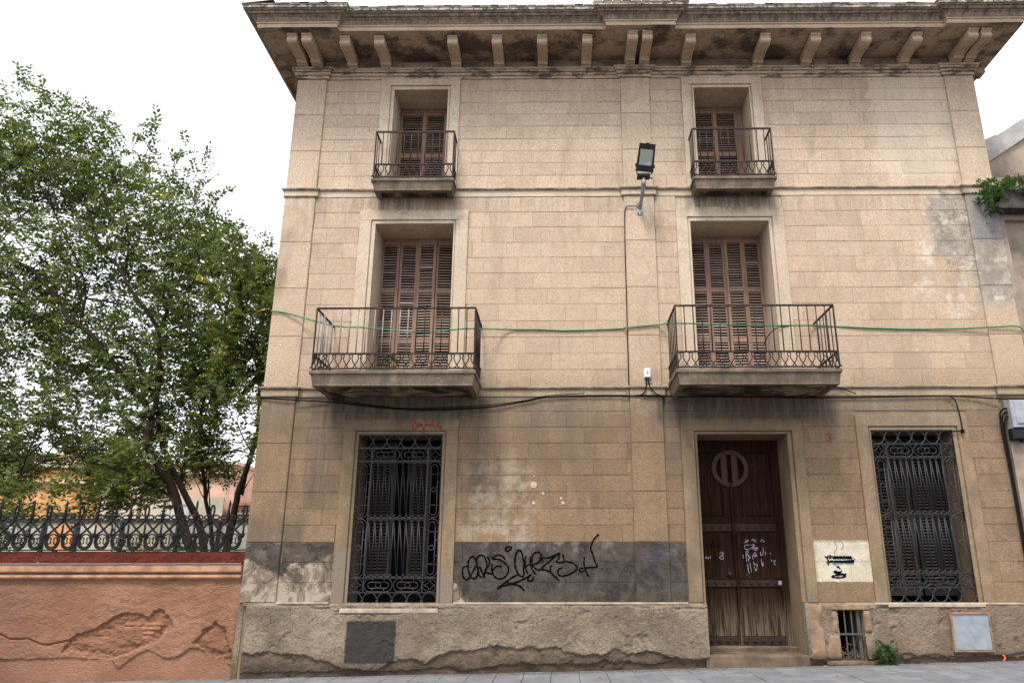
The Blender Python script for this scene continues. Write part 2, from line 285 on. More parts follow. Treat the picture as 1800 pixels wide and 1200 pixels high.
def m_leaf(name, a, b, yellow=True, dark=(.012, .02, .008)):
    n = N(name); t = n.attr('tint'); big = n.noise(1.1, 3, .6)
    c = n.mix(t, a, b); c = n.mix(n.mul(n.ss(big, .5, .7), .45), c, (.12, .125, .055))
    if yellow: c = n.mix(n.ss(n.attr('yel'), .5, .6), c, (.50, .34, .03))
    n.out(c, .5, None, 0, .35)
    tr = n.t.nodes.new('ShaderNodeBsdfTranslucent'); n.put(tr.inputs['Color'], n.mix(1.0, c, (1.0, 1.15, .55), 'MULTIPLY'))
    ms = n.t.nodes.new('ShaderNodeMixShader'); ms.inputs[0].default_value = .38
    n.t.links.new(n.b.outputs[0], ms.inputs[1]); n.t.links.new(tr.outputs[0], ms.inputs[2])
    n.t.links.new(ms.outputs[0], n.t.nodes['Material Output'].inputs['Surface']); return n.m
M['leaf'] = m_leaf('tree_leaf', (.028, .060, .014), (.23, .255, .075)); M['leaf_b'] = m_leaf('bright_weed_leaf', (.025, .075, .016), (.065, .15, .032), False)
M['cedar'] = m_leaf('blue_green_needles', (.02, .05, .045), (.05, .10, .09), False)
def m_bark():
    n = N('dark_bark'); g = n.noise(1, 5, .7, n.scale(30, 30, 5)); return n.out(n.mix(g, (.010, .007, .005), (.045, .032, .024)), .95, n.bump(g, .8, .02), 0, .15)
M['bark'] = m_bark()
M['leaf_yellow'] = simple('fallen_yellow_leaf', (.55, .36, .05), .7, 0, .3); M['twig'] = simple('dry_twig', (.20, .15, .10), .9, 0, .3)
M['litter'] = simple('dry_leaf_litter', (.12, .085, .05), .9, 0, .6, 30)
M['orange_wall'] = simple('orange_house_render', (.62, .32, .13), .9, 0, .15, 1.5, .2); M['peach_wall'] = simple('peach_house_render', (.60, .40, .29), .9, 0, .15, 1.5, .2)
M['cream_wall'] = simple('cream_house_render', (.50, .44, .34), .9, 0, .2, 1.2, .2); M['grey_white_wall'] = simple('grey_white_garden_wall', (.47, .47, .44), .9, 0, .15, 1.5, .2)
M['dark_frame'] = simple('dark_window_frame', (.03, .03, .035), .6); M['pane'] = simple('window_pane', (.06, .07, .08), .12, 0, .2, 3, 0, 60, .6)
M['neighbour'] = simple('grey_beige_neighbour_render', (.29, .235, .185), .93, 0, .3, 2.2, .9, 22, .1); M['neighbour_cap'] = simple('weathered_parapet_cap', (.46, .43, .40), .93, 0, .25, 2.5, .5, 30, .15)
M['ledge'] = simple('black_weathered_ledge', (.055, .05, .045), .93, 0, .6, 4, .7, 30, .15)
# ------------------------------------------------------------------ object helpers
def link(name, me, parent=None):
    o = bpy.data.objects.new(name, me); COL.objects.link(o)
    if parent: o.parent = parent
    return o
def tag(o, label=None, cat=None, group=None, kind=None):
    if label: o['label'] = label
    if cat: o['category'] = cat
    if group: o['group'] = group
    if kind: o['kind'] = kind
    return o
def empty(name, loc=(0, 0, 0)):
    o = bpy.data.objects.new(name, None); o.location = loc; COL.objects.link(o); o.empty_display_size = .1; return o
def put(child, root):      # child built in world coordinates, parented to a thing whose origin is elsewhere
    child.parent = root; child.matrix_parent_inverse = Matrix.Translation(root.location).inverted(); return child
class MB:
    def __init__(s): s.v = []; s.f = []; s.t = []; s.tc = None
    def add(s, vs, fs, tint=None):
        o = len(s.v); s.v += [tuple(p) for p in vs]; s.f += [tuple(i+o for i in f) for f in fs]
        s.t += [tint if tint is not None else .5]*len(fs)
    def box(s, x0, x1, y0, y1, z0, z1, tint=None):
        s.add([(x0, y0, z0), (x1, y0, z0), (x1, y1, z0), (x0, y1, z0), (x0, y0, z1), (x1, y0, z1), (x1, y1, z1), (x0, y1, z1)],
              [(0, 3, 2, 1), (4, 5, 6, 7), (0, 1, 5, 4), (1, 2, 6, 5), (2, 3, 7, 6), (3, 0, 4, 7)], tint)
    def cbox(s, x0, x1, y0, y1, z0, z1, c=.006, tint=None, cx=None):     # box with chamfered front (y0) edge
        cx = c if cx is None else cx
        v = [(x0, y1, z0), (x1, y1, z0), (x1, y1, z1), (x0, y1, z1), (x0, y0+c, z0), (x1, y0+c, z0), (x1, y0+c, z1), (x0, y0+c, z1),
             (x0+cx, y0, z0+c), (x1-cx, y0, z0+c), (x1-cx, y0, z1-c), (x0+cx, y0, z1-c)]
        f = [(8, 9, 10, 11), (4, 5, 9, 8), (5, 6, 10, 9), (6, 7, 11, 10), (7, 4, 8, 11), (0, 1, 5, 4), (1, 2, 6, 5), (2, 3, 7, 6), (3, 0, 4, 7), (1, 0, 3, 2)]
        s.add(v, f, tint)
    def tube(s, pts, r, n=6, squash=None, cap=True, tint=None):
        pts = [Vector(p) for p in pts]; rs = r if isinstance(r, (list, tuple)) else [r]*len(pts)
        o = len(s.v); prevu = None
        for i, p in enumerate(pts):
            d = (pts[min(i+1, len(pts)-1)]-pts[max(i-1, 0)])
            if d.length < 1e-9: d = Vector((0, 0, 1))
            d.normalize()
            if squash is not None: a = Vector((0, 1, 0)); b = d.cross(a); b = b.normalized() if b.length > 1e-6 else Vector((1, 0, 0)); ra, rb = squash, rs[i]
            else:
                a = prevu - d*prevu.dot(d) if prevu else (d.cross(Vector((0, 1, 0))) if abs(d.y) < .9 else d.cross(Vector((1, 0, 0))))
                a.normalize(); b = d.cross(a); prevu = a; ra = rb = rs[i]
            for k in range(n):
                t = 2*math.pi*k/n; s.v.append(tuple(p+a*math.cos(t)*ra+b*math.sin(t)*rb))
        for i in range(len(pts)-1):
            for k in range(n):
                k2 = (k+1) % n; s.f.append((o+i*n+k, o+i*n+k2, o+(i+1)*n+k2, o+(i+1)*n+k)); s.t.append(.5 if tint is None else tint)
        if cap:
            s.f.append(tuple(o+k for k in range(n))[::-1]); s.f.append(tuple(o+(len(pts)-1)*n+k for k in range(n))); s.t += [.5, .5]
    def extx(s, prof, x0, x1, tint=None):     # closed (y,z) profile extruded along x
        n = len(prof); s.add([(x0, y, z) for y, z in prof]+[(x1, y, z) for y, z in prof],
            [tuple(range(n))[::-1], tuple(range(n, 2*n))]+[(i, (i+1) % n, n+(i+1) % n, n+i) for i in range(n)], tint)
    def build(s, name, mat, parent=None, smooth=False, attrs=None):
        me = bpy.data.meshes.new(name); me.from_pydata(s.v, [], s.f); me.update()
        a = me.attributes.new('tint', 'FLOAT', 'FACE'); a.data.foreach_set('value', np.array(s.t, dtype=np.float32))
        if smooth: me.polygons.foreach_set('use_smooth', [True]*len(me.polygons))
        me.materials.append(mat); bmx = bmesh.new(); bmx.from_mesh(me); bmesh.ops.recalc_face_normals(bmx, faces=bmx.faces); bmx.to_mesh(me); bmx.free()
        return link(name, me, parent)
def sweep(path, prof, name, mat, parent=None):
    """closed (out,z) profile carried along an axis-aligned plan path with mitred corners; out is to the right-hand side of travel"""
    P = [Vector(p) for p in path]; ns = []
    for a, b in zip(P, P[1:]):
        d = (b-a).normalized(); ns.append(Vector((d.y, -d.x)))
    mb = MB(); m = len(prof)
    for i, p in enumerate(P):
        if i == 0: nn = ns[0]
        elif i == len(P)-1: nn = ns[-1]
        else: nn = ns[i-1]+ns[i] if abs(ns[i-1].dot(ns[i])) < .5 else ns[i]
        for o, z in prof: mb.v.append((p.x+nn.x*o, p.y+nn.y*o, z))
    for i in range(len(P)-1):
        for k in range(m):
            k2 = (k+1) % m; mb.f.append((i*m+k, i*m+k2, (i+1)*m+k2, (i+1)*m+k)); mb.t.append(.5)
    mb.f.append(tuple(range(m))); mb.f.append(tuple((len(P)-1)*m+k for k in range(m))[::-1]); mb.t += [.5, .5]
    return mb.build(name, mat, parent)
# value noise
def vnoise(x, z, seed=0):
    xi = np.floor(x).astype(int); zi = np.floor(z).astype(int); fx = x-xi; fz = z-zi; fx = fx*fx*(3-2*fx); fz = fz*fz*(3-2*fz)
    def h(a, b):
        q = (a*374761393+b*668265263+seed*1442695041) & 0xffffffff; q = ((q ^ (q >> 13))*1274126177) & 0xffffffff; return ((q ^ (q >> 16)) & 0xffff)/65535.
    return (h(xi, zi)*(1-fx)+h(xi+1, zi)*fx)*(1-fz)+(h(xi, zi+1)*(1-fx)+h(xi+1, zi+1)*fx)*fz
def fbm(x, z, o=5, seed=0, g=.55):
    s = 0; a = 1; t = 0
    for i in range(o): s = s+a*vnoise(x*2**i+i*17.3, z*2**i+i*9.1, seed+i); t += a; a *= g
    return s/t-.5
def polydist(x, z, poly):
    """signed distance (positive inside) of arrays x,z to polygon"""
    d = np.full(x.shape, 1e9); ins = np.zeros(x.shape, bool); n = len(poly)
    for i in range(n):
        ax, az = poly[i]; bx, bz = poly[(i+1) % n]; ex, ez = bx-ax, bz-az
        t = np.clip(((x-ax)*ex+(z-az)*ez)/(ex*ex+ez*ez), 0, 1); d = np.minimum(d, np.hypot(x-ax-t*ex, z-az-t*ez))
        c = ((az > z) != (bz > z)) & (x < (bx-ax)*(z-az)/(bz-az+1e-12)+ax); ins ^= c
    return np.where(ins, d, -d)
def sstep(v, a, b): t = np.clip((v-a)/(b-a), 0, 1); return t*t*(3-2*t)
def grid_obj(name, xs, zs, yfun, mat, parent=None, holes=(), attrs=None, zbot=None):
    X, Z = np.meshgrid(xs, zs); Zr = Z
    if zbot is not None:
        b = zbot(X); Zr = np.where(Z < b, b, Z)
    Y = yfun(X, Zr); nx, nz = len(xs), len(zs); V = np.stack([X, Y, Zr], -1).reshape(-1, 3)
    idx = np.arange(nx*nz).reshape(nz, nx); q = np.stack([idx[:-1, :-1], idx[:-1, 1:], idx[1:, 1:], idx[1:, :-1]], -1).reshape(-1, 4)
    cx = V[q].mean(1)
    keep = np.ones(len(q), bool)
    for (x0, x1, z0, z1) in holes: keep &= ~((cx[:, 0] > x0) & (cx[:, 0] < x1) & (cx[:, 2] > z0) & (cx[:, 2] < z1))
    if zbot is not None: keep &= (V[q][:, 2, 2]-V[q][:, 1, 2]) > 1e-4
    q = q[keep]
    me = bpy.data.meshes.new(name); me.from_pydata(V.tolist(), [], q.tolist()); me.update()
    if attrs:
        for k, fn in attrs.items():
            a = me.attributes.new(k, 'FLOAT', 'POINT'); a.data.foreach_set('value', fn(X, Zr).reshape(-1).astype(np.float32))
    me.polygons.foreach_set('use_smooth', [True]*len(me.polygons)); me.materials.append(mat)
    return link(name, me, parent)
def catmull(p, k=5):
    if len(p) < 3: return p
    q = [p[0]]+list(p)+[p[-1]]; o = []
    for i in range(1, len(q)-2):
        a, b, c, d = [np.array(t, float) for t in q[i-1:i+3]]
        for j in range(k):
            t = j/k; o.append(tuple(.5*((2*b)+(-a+c)*t+(2*a-5*b+4*c-d)*t*t+(-a+3*b-3*c+d)*t**3)))
    o.append(tuple(p[-1])); return o
def gz(x, y=0): return .306+.0217*x
TAG = [[(-1.383, 1.761), (-1.447, 1.749), (-1.464, 1.675), (-1.442, 1.602), (-1.403, 1.565), (-1.353, 1.602), (-1.268, 1.761), (-1.256, 1.797), (-1.278, 1.871), (-1.324, 1.902), (-1.367, 1.859), (-1.384, 1.773), (-1.375, 1.699), (-1.347, 1.626), (-1.295, 1.583), (-1.245, 1.608), (-1.235, 1.736), (-1.257, 1.822), (-1.246, 1.89), (-1.183, 1.921), (-1.13, 1.884), (-1.103, 1.797), (-1.107, 1.711), (-1.155, 1.608)], [(-1.229, 1.748), (-1.22, 1.65), (-1.187, 1.602)], [(-1.204, 1.748), (-1.123, 1.602)], [(-1.099, 1.896), (-1.065, 1.847), (-1.07, 1.773), (-1.125, 1.687), (-1.023, 1.65)], [(-0.822, 1.852), (-0.874, 1.908), (-0.939, 1.923), (-1.002, 1.896), (-1.015, 1.865), (-0.912, 1.856), (-0.834, 1.809), (-0.782, 1.748), (-0.781, 1.675), (-0.83, 1.601), (-0.906, 1.58), (-0.983, 1.614), (-1.017, 1.687), (-0.974, 1.748), (-0.916, 1.766), (-0.878, 1.748)], [(-1.013, 1.797), (-1.031, 1.736), (-1.01, 1.65)], [(-0.729, 2.038), (-0.767, 2.047), (-0.819, 2.026), (-0.824, 1.989), (-0.786, 1.982), (-0.741, 2.013), (-0.735, 2.038)], [(-0.553, 1.834), (-0.566, 1.92), (-0.599, 1.988), (-0.638, 1.988), (-0.669, 1.92), (-0.681, 1.822), (-0.667, 1.736), (-0.627, 1.65), (-0.576, 1.613), (-0.544, 1.638), (-0.552, 1.748), (-0.515, 1.908)], [(-0.527, 1.834), (-0.52, 1.735), (-0.487, 1.656)], [(-0.552, 1.735), (-0.45, 1.797)], [(-0.451, 1.895), (-0.444, 1.797), (-0.417, 1.711), (-0.366, 1.65)], [(-0.425, 1.821), (-0.419, 1.908), (-0.387, 1.951), (-0.336, 1.963), (-0.291, 1.932), (-0.29, 1.87), (-0.329, 1.815), (-0.367, 1.797), (-0.45, 1.784), (-0.399, 1.76), (-0.347, 1.711), (-0.283, 1.711), (-0.22, 1.705), (-0.143, 1.668), (-0.016, 1.552)], [(-0.316, 1.883), (-0.258, 1.827)], [(-0.284, 1.877), (-0.169, 1.883), (-0.015, 1.95), (-0.13, 1.858), (-0.283, 1.729)], [(-0.008, 1.944), (-0.021, 1.883), (-0.053, 1.821), (0.049, 1.821), (0.043, 1.932)], [(0.049, 1.833), (0.177, 1.808), (0.253, 1.747), (0.214, 1.686), (0.112, 1.637), (0.01, 1.619), (-0.035, 1.662), (-0.022, 1.717), (0.029, 1.735)], [(-0.117, 1.766), (-0.149, 1.747), (-0.143, 1.674)], [(-0.942, 1.438), (-0.854, 1.504), (-0.754, 1.577), (-0.621, 1.65)], [(-0.935, 1.444), (-0.828, 1.486), (-0.702, 1.504), (-0.6, 1.474), (-0.536, 1.414)], [(-0.791, 1.541), (-0.753, 1.51), (-0.651, 1.534), (-0.55, 1.577), (-0.43, 1.644), (-0.486, 1.589), (-0.473, 1.553), (-0.404, 1.565), (-0.41, 1.601)], [(0.363, 1.888), (0.355, 1.796), (0.38, 1.698), (0.423, 1.613)], [(0.354, 1.698), (0.303, 1.674), (0.291, 1.71), (0.342, 1.735), (0.47, 1.741), (0.553, 1.753), (0.522, 1.82), (0.486, 1.944), (0.461, 2.006), (0.475, 2.08), (0.515, 2.155), (0.574, 2.211)], [(0.561, 2.218), (0.58, 2.21), (0.57, 2.203)], [(0.625, 1.728), (0.632, 1.722)]]
RED = [[(-2.378, 3.796), (-2.37, 3.791)], [(-2.348, 3.972), (-2.312, 3.972), (-2.275, 3.922), (-2.242, 3.876), (-2.225, 3.927), (-2.203, 3.886), (-2.185, 3.921), (-2.168, 3.881), (-2.208, 3.881), (-2.256, 3.851), (-2.29, 3.821), (-2.312, 3.871), (-2.33, 3.932)], [(-2.107, 3.982), (-2.115, 3.936), (-2.123, 3.881), (-2.15, 3.825), (-2.162, 3.775), (-2.138, 3.78)], [(-2.128, 3.891), (-2.074, 3.901), (-2.014, 3.911), (-2.008, 3.992)], [(-2.079, 3.901), (-2.032, 3.86)], [(-2.009, 3.906), (-1.987, 3.865), (-1.956, 3.855), (-1.927, 3.875), (-1.925, 3.936), (-1.923, 3.88), (-1.897, 3.855), (-1.866, 3.845), (-1.867, 3.875)]]
STEN = [[(4.13, 1.738), (4.146, 1.752), (4.17, 1.718)], [(4.074, 1.677), (4.103, 1.684), (4.165, 1.67), (4.195, 1.691)], [(4.08, 1.67), (4.163, 1.65), (4.218, 1.643)], [(4.093, 1.657), (4.189, 1.633), (4.238, 1.63), (4.241, 1.657)], [(4.035, 1.61), (4.082, 1.623), (4.16, 1.63)], [(4.038, 1.603), (4.1, 1.593), (4.185, 1.596), (4.242, 1.61), (4.217, 1.63)], [(3.97, 1.895), (3.997, 1.881), (4.013, 1.902)], [(3.996, 1.874), (4.007, 1.84), (3.997, 1.813), (4.007, 1.779)], [(4.028, 1.909), (4.056, 1.902), (4.032, 1.874), (4.06, 1.874)], [(4.077, 1.902), (4.094, 1.861), (4.112, 1.902), (4.122, 1.861), (4.148, 1.902), (4.157, 1.861), (4.19, 1.902), (4.193, 1.861), (4.218, 1.895), (4.228, 1.861), (4.254, 1.902), (4.263, 1.861), (4.288, 1.895), (4.299, 1.86), (4.318, 1.901), (4.327, 1.86), (4.353, 1.901), (4.351, 1.854)], [(4.034, 1.833), (4.083, 1.827), (4.154, 1.83), (4.224, 1.826), (4.296, 1.833), (4.394, 1.83)], [(3.983, 1.813), (4.082, 1.82), (4.209, 1.813), (4.307, 1.813), (4.384, 1.806)], [(4.354, 1.847), (4.395, 1.833)]]
STENG = [[(4.131, 2.143), (4.14, 2.087), (4.163, 2.046), (4.143, 1.991), (4.109, 1.936)], [(4.209, 2.135), (4.253, 2.08), (4.247, 2.032), (4.222, 1.998)], [(4.086, 1.793), (4.125, 1.759)], [(4.148, 1.779), (4.138, 1.752)], [(4.372, 1.881), (4.424, 1.847)], [(4.123, 2.129), (4.158, 2.129), (4.208, 2.129)]]
STENB = [[(3.983, 1.82), (3.989, 1.803), (4.024, 1.806)], [(4.066, 1.801), (4.221, 1.798)], [(4.263, 1.798), (4.376, 1.796)], [(4.02, 1.902), (4.027, 1.895)]]
CHALK = [[(2.293, 1.881), (2.303, 1.914), (2.32, 1.905), (2.302, 1.893), (2.318, 1.881)], [(2.327, 1.881), (2.345, 1.905), (2.339, 1.877)], [(2.375, 1.922), (2.37, 1.881)], [(2.517, 1.954), (2.534, 1.962), (2.561, 1.987), (2.567, 1.946), (2.531, 1.913), (2.513, 1.897), (2.545, 1.873), (2.579, 1.881), (2.565, 1.913), (2.585, 1.97)], [(2.937, 2.167), (2.952, 2.142), (2.988, 2.167), (2.969, 2.134), (2.917, 2.125)], [(3.038, 2.158), (3.073, 2.175), (3.087, 2.134), (3.115, 2.166)], [(3.181, 2.142), (3.218, 2.174), (3.223, 2.133), (3.249, 2.15)], [(2.923, 2.084), (3.067, 2.092), (3.066, 2.076), (3.012, 2.035), (2.931, 2.023), (2.922, 2.076)], [(2.938, 1.832), (2.936, 1.929), (2.941, 1.986), (2.968, 2.007), (2.969, 1.97), (2.936, 1.929), (2.979, 1.937), (2.966, 1.88), (2.971, 1.832)], [(2.969, 1.913), (3.002, 1.905), (2.974, 1.872)], [(3.041, 1.864), (3.042, 1.929), (3.083, 1.97), (3.089, 1.937), (3.054, 1.921), (3.087, 1.913), (3.114, 1.937)], [(3.168, 1.986), (3.165, 1.937), (3.189, 1.929), (3.21, 1.978), (3.212, 2.051)], [(3.24, 1.929), (3.244, 1.986)], [(3.253, 2.035), (3.257, 2.039)], [(2.952, 1.799), (2.951, 1.735), (2.966, 1.654)], [(2.987, 1.816), (3.001, 1.678)], [(3.047, 1.832), (3.06, 1.783), (3.095, 1.799), (3.09, 1.735), (3.074, 1.694), (3.05, 1.767)], [(3.172, 1.872), (3.173, 1.832), (3.184, 1.759), (3.198, 1.832)], [(3.31, 1.97), (3.325, 1.945)], [(3.323, 1.864), (3.333, 1.839)], [(3.355, 1.848), (3.393, 1.848), (3.365, 1.823), (3.388, 1.791), (3.358, 1.791)], [(2.887, 1.937), (2.889, 1.88)], [(2.969, 1.606), (2.967, 1.574)], [(2.927, 1.638), (2.927, 1.63)]]
VIOL = [[(3.046, 2.035), (3.074, 2.068), (3.088, 2.035), (3.115, 2.051), (3.13, 2.035), (3.037, 2.027)], [(3.077, 2.007), (3.12, 2.015)]]
DOORDARK = [[(2.314, 2.102), (2.303, 2.052), (2.328, 2.052)], [(2.391, 2.101), (2.405, 2.06), (2.388, 2.056), (2.442, 2.118), (2.447, 2.06), (2.49, 2.06), (2.484, 2.11)], [(2.498, 2.06), (2.526, 2.101), (2.549, 2.06)], [(2.41, 2.143), (2.446, 2.167), (2.46, 2.126)]]
FALLEN = [(3.754, -.227, .075), (3.527, -1.31, .08), (4.234, -.103, .045), (4.206, -.394, .06), (4.301, -1.2, .06), (-.594, -.493, .055), (-.228, -.296, .045), (.521, -.863, .06), (.957, -.553, .055), (1.241, -1.1, .05), (1.542, -.447, .045), (-1.173, -.732, .06), (-4.088, -.273, .07), (-2.1, -.65, .05), (2.9, -.9, .05), (5.4, -.6, .05)]
# ================================================================== GROUND
g = MB(); 
def gquad(x0, x1, y0, y1, dz): g.add([(x0, y0, gz(x0)+dz), (x1, y0, gz(x1)+dz), (x1, y1, gz(x1)+dz), (x0, y1, gz(x0)+dz)], [(0, 1, 2, 3)])
xs = [-90, -40, -20, -10, 0, 10, 20, 40, 90]
for a, b in zip(xs, xs[1:]): gquad(a, b, -60, -3.6, -.13)
tag(g.build('street', M['asphalt']), kind='structure')
g = MB()
for a, b in zip(xs, xs[1:]): gquad(a, b, -3.6, .6, -.012)
g.add([(-90, -3.6, gz(-90)-.012), (90, -3.6, gz(90)-.012), (90, -3.6, gz(90)-.14), (-90, -3.6, gz(-90)-.14)], [(0, 1, 2, 3)])
pav = tag(g.build('pavement', simple('paving_joint_grit', (.055, .05, .045), .95)), kind='structure')
k = 0; x = -8.6
while x < 8.8:
    y = -.02-(.6 if k % 2 else .3)*1.0; y1 = .02
    while y1 > -2.4:
        m = MB(); x0, x1, ya, yb = x+.006, x+.379, y+.006, y1-.006; dz = rng.uniform(-.005, .004)
        m.add([(x0, ya, gz(x0)+dz), (x1, ya, gz(x1)+dz), (x1, yb, gz(x1)+dz), (x0, yb, gz(x0)+dz), (x0-.004, ya-.004, gz(x0)-.01), (x1+.004, ya-.004, gz(x1)-.01), (x1+.004, yb+.004, gz(x1)-.01), (x0-.004, yb+.004, gz(x0)-.01)],
              [(0, 1, 2, 3), (4, 5, 1, 0), (5, 6, 2, 1), (6, 7, 3, 2), (7, 4, 0, 3)], float(rng.uniform(0, 1)))
        m.build('paving_slab', M['paver'], pav); y1 = y; y -= .6
    x += .385; k += 1
g = MB(); g.add([(-90, .62, 1.05), (-4.8, .62, 1.05), (-4.8, 90, 1.6), (-90, 90, 1.6)], [(0, 1, 2, 3)])
tag(g.build('garden_ground', M['soil']), kind='structure')
g = MB(); g.add([(-4.8, 9.2, .3), (90, 9.2, .3), (90, 90, .3), (-4.8, 90, .3)], [(0, 1, 2, 3)])
tag(g.build('back_ground', M['soil']), kind='structure')
# ================================================================== HOUSE
house = empty('town_house'); tag(house, 'three storey tan rendered town house with bracketed cornice, shuttered balconies and arched-ring wooden door', 'house')
OP = {  # openings x0,x1,z0,z1
 '2L': (-2.98, -2.0, 8.06, 10.06), '2R': (2.438, 3.443, 8.06, 10.066), '1L': (-3.147, -1.80, 4.52, 7.391), '1R': (2.238, 3.582, 4.52, 7.416),
 'GL': (-3.165, -1.835, 1.165, 3.755), 'GR': (4.866, 6.155, 1.235, 3.802), 'D': (2.146, 3.566, .2, 3.745), 'C': (4.055, 4.405, .44, 1.139)}
XL, XR, TH = -4.75, 7.5, .6
def wall_mesh():
    E_ = .005; OPW = {k: (o[0]-E_, o[1]+E_, o[2], o[3]+E_) for k, o in OP.items()}
    xs = sorted({XL, XR, *[o[0] for o in OPW.values()], *[o[1] for o in OPW.values()]}); zs = sorted({.05, 10.675, *[o[2] for o in OPW.values()], *[o[3] for o in OPW.values()]})
    solid = lambda i, j: not any(o[0] <= (xs[i]+xs[i+1])/2 <= o[1] and o[2] <= (zs[j]+zs[j+1])/2 <= o[3] for o in OPW.values())
    mb = MB(); nx, nz = len(xs)-1, len(zs)-1
    for i in range(nx):
        for j in range(nz):
            if not solid(i, j): continue
            x0, x1, z0, z1 = xs[i], xs[i+1], zs[j], zs[j+1]
            mb.add([(x0, 0, z0), (x1, 0, z0), (x1, 0, z1), (x0, 0, z1)], [(0, 1, 2, 3)]); mb.add([(x0, TH, z0), (x1, TH, z0), (x1, TH, z1), (x0, TH, z1)], [(3, 2, 1, 0)])
            if i == 0 or not solid(i-1, j): mb.add([(x0, 0, z0), (x0, 0, z1), (x0, TH, z1), (x0, TH, z0)], [(0, 1, 2, 3)])
            if i == nx-1 or not solid(i+1, j): mb.add([(x1, 0, z0), (x1, 0, z1), (x1, TH, z1), (x1, TH, z0)], [(3, 2, 1, 0)])
            if j == 0 or not solid(i, j-1): mb.add([(x0, 0, z0), (x1, 0, z0), (x1, TH, z0), (x0, TH, z0)], [(3, 2, 1, 0)])
            if j == nz-1 or not solid(i, j+1): mb.add([(x0, 0, z1), (x1, 0, z1), (x1, TH, z1), (x0, TH, z1)], [(0, 1, 2, 3)])
    return mb
wall = wall_mesh().build('front_wall', M['trim'], house)
m = MB(); m.box(XL, XL+.4, TH+.002, 9.0, .05, 10.67); m.box(XR-.4, XR, TH+.002, 9.0, .05, 10.67); m.box(XL+.4, XR-.4, 8.7, 9.0, .05, 10.67); m.build('side_and_rear_wall', M['block'], house)
m = MB(); m.box(XL+.41, XR-.41, TH+.01, 8.69, 4.3, 4.5); m.box(XL+.41, XR-.41, TH+.01, 8.69, 7.85, 8.03); m.box(XL+.41, XR-.41, TH+.01, 8.69, .2, .3)
m.box(1.2, 1.4, TH+.01, 8.69, .31, 4.29); m.box(XL+.41, XR-.41, 3.2, 3.3, .31, 4.29); m.box(XL+.41, XR-.41, 3.2, 3.3, 4.51, 7.84); m.box(XL+.41, XR-.41, 3.2, 3.3, 8.04, 10.66); m.build('inner_floor', M['dark'], house)
# --- ashlar blocks
GFz = [1.245, 1.53, 1.818, 2.108, 2.36, 2.606, 2.858, 3.112, 3.36, 3.61, 3.862, 4.115, 4.355]
F1z = [4.525, 4.80, 5.07, 5.352, 5.63, 5.925, 6.20, 6.48, 6.76, 7.035, 7.32, 7.605, 7.895]
F2z = [8.062, 8.31, 8.56, 8.80, 9.042, 9.295, 9.545, 9.79, 10.03, 10.272]
SUR = {'2L': (-3.215, -1.785, 8.06, 10.28), '2R': (2.222, 3.665, 8.06, 10.28), '1L': (-3.418, -1.556, 4.52, 7.638), '1R': (2.005, 3.835, 4.52, 7.672),
       'GL': (-3.40, -1.598, 1.1, 3.993), 'GR': (4.645, 6.402, 1.235, 4.04), 'D': (1.90, 3.80, .2, 3.99)}
fields = [(-4.22, 1.12), (1.635, 6.98)]
cells = []
for zone, Z in (('g', GFz), ('1', F1z), ('2', F2z)):
    for ci, (z0, z1) in enumerate(zip(Z, Z[1:])):
        for fi, (fx0, fx1) in enumerate(fields):
            xe = fx1
            if zone == 'g' and fi == 1: xe = 6.93
            w = .545; x = fx0-(.27 if (ci+fi) % 2 else 0)+rng.uniform(-.03, .03); edges = []
            while x < xe: edges.append(x); x += w*rng.uniform(.93, 1.07)
            edges.append(x)
            for a, b in zip(edges, edges[1:]):
                a, b = max(a, fx0), min(b, xe)
                if b-a < .02: continue
                segs = [(a, b)]
                for s in SUR.values():
                    ov = min(z1, s[3])-max(z0, s[2])
                    if ov > .06:
                        ns_ = []
                        for p, q in segs:
                            if q <= s[0] or p >= s[1]: ns_.append((p, q)); continue
                            if p < s[0]: ns_.append((p, s[0]))
                            if q > s[1]: ns_.append((s[1], q))
                        segs = ns_
                for p, q in segs:
                    if q-p > .03: cells.append((zone, p, q, z0, z1))
# largest in the picture: ground floor, then first floor bottom-up
cells.sort(key=lambda c: (-(c[2]-c[1])/(10+c[3])*(c[4]-c[3]) if (c[2]-c[1]) > .3 else 1)); keep = cells[:290]; rest = cells[290:]
def blk(mb, c):
    zone, p, q, z0, z1 = c; d = rng.uniform(-.0025, .0025); mb.cbox(p+.0006, q-.0006, -.013+d, .004, z0+rng.uniform(.0006, .0026), z1-rng.uniform(.0006, .0026), .0042, float(rng.uniform(0, 1)), .0014)
for c in keep: mb = MB(); blk(mb, c); mb.build('stone_block', M['block'], house)
mb = MB()
for c in rest: blk(mb, c)
tag(mb.build('stone_block_courses', M['block'], house), kind='stuff')
# --- pilasters with their tall blocks
pil = [(-4.752, -4.22), (1.12, 1.635), (6.98, 7.502)]
for pi_, (a, b) in enumerate(pil):
    for z0, z1, n_ in ((1.245, 4.355, 4), (4.525, 7.895, 4), (8.062, 10.272, 3)):
        if pi_ == 2 and z0 < 2: continue
        zs = [z0+(z1-z0)*i/n_ for i in range(n_+1)]
        if z0 < 2: zs = [1.245, 2.108, 2.858, 3.61, 4.355]
        for u, v in zip(zs, zs[1:]):
            mb = MB(); mb.cbox(a, b, -.045, .004, u+.002, v-.002, .008, float(rng.uniform(0, .6))); mb.build('pilaster_block', M['block'], house)
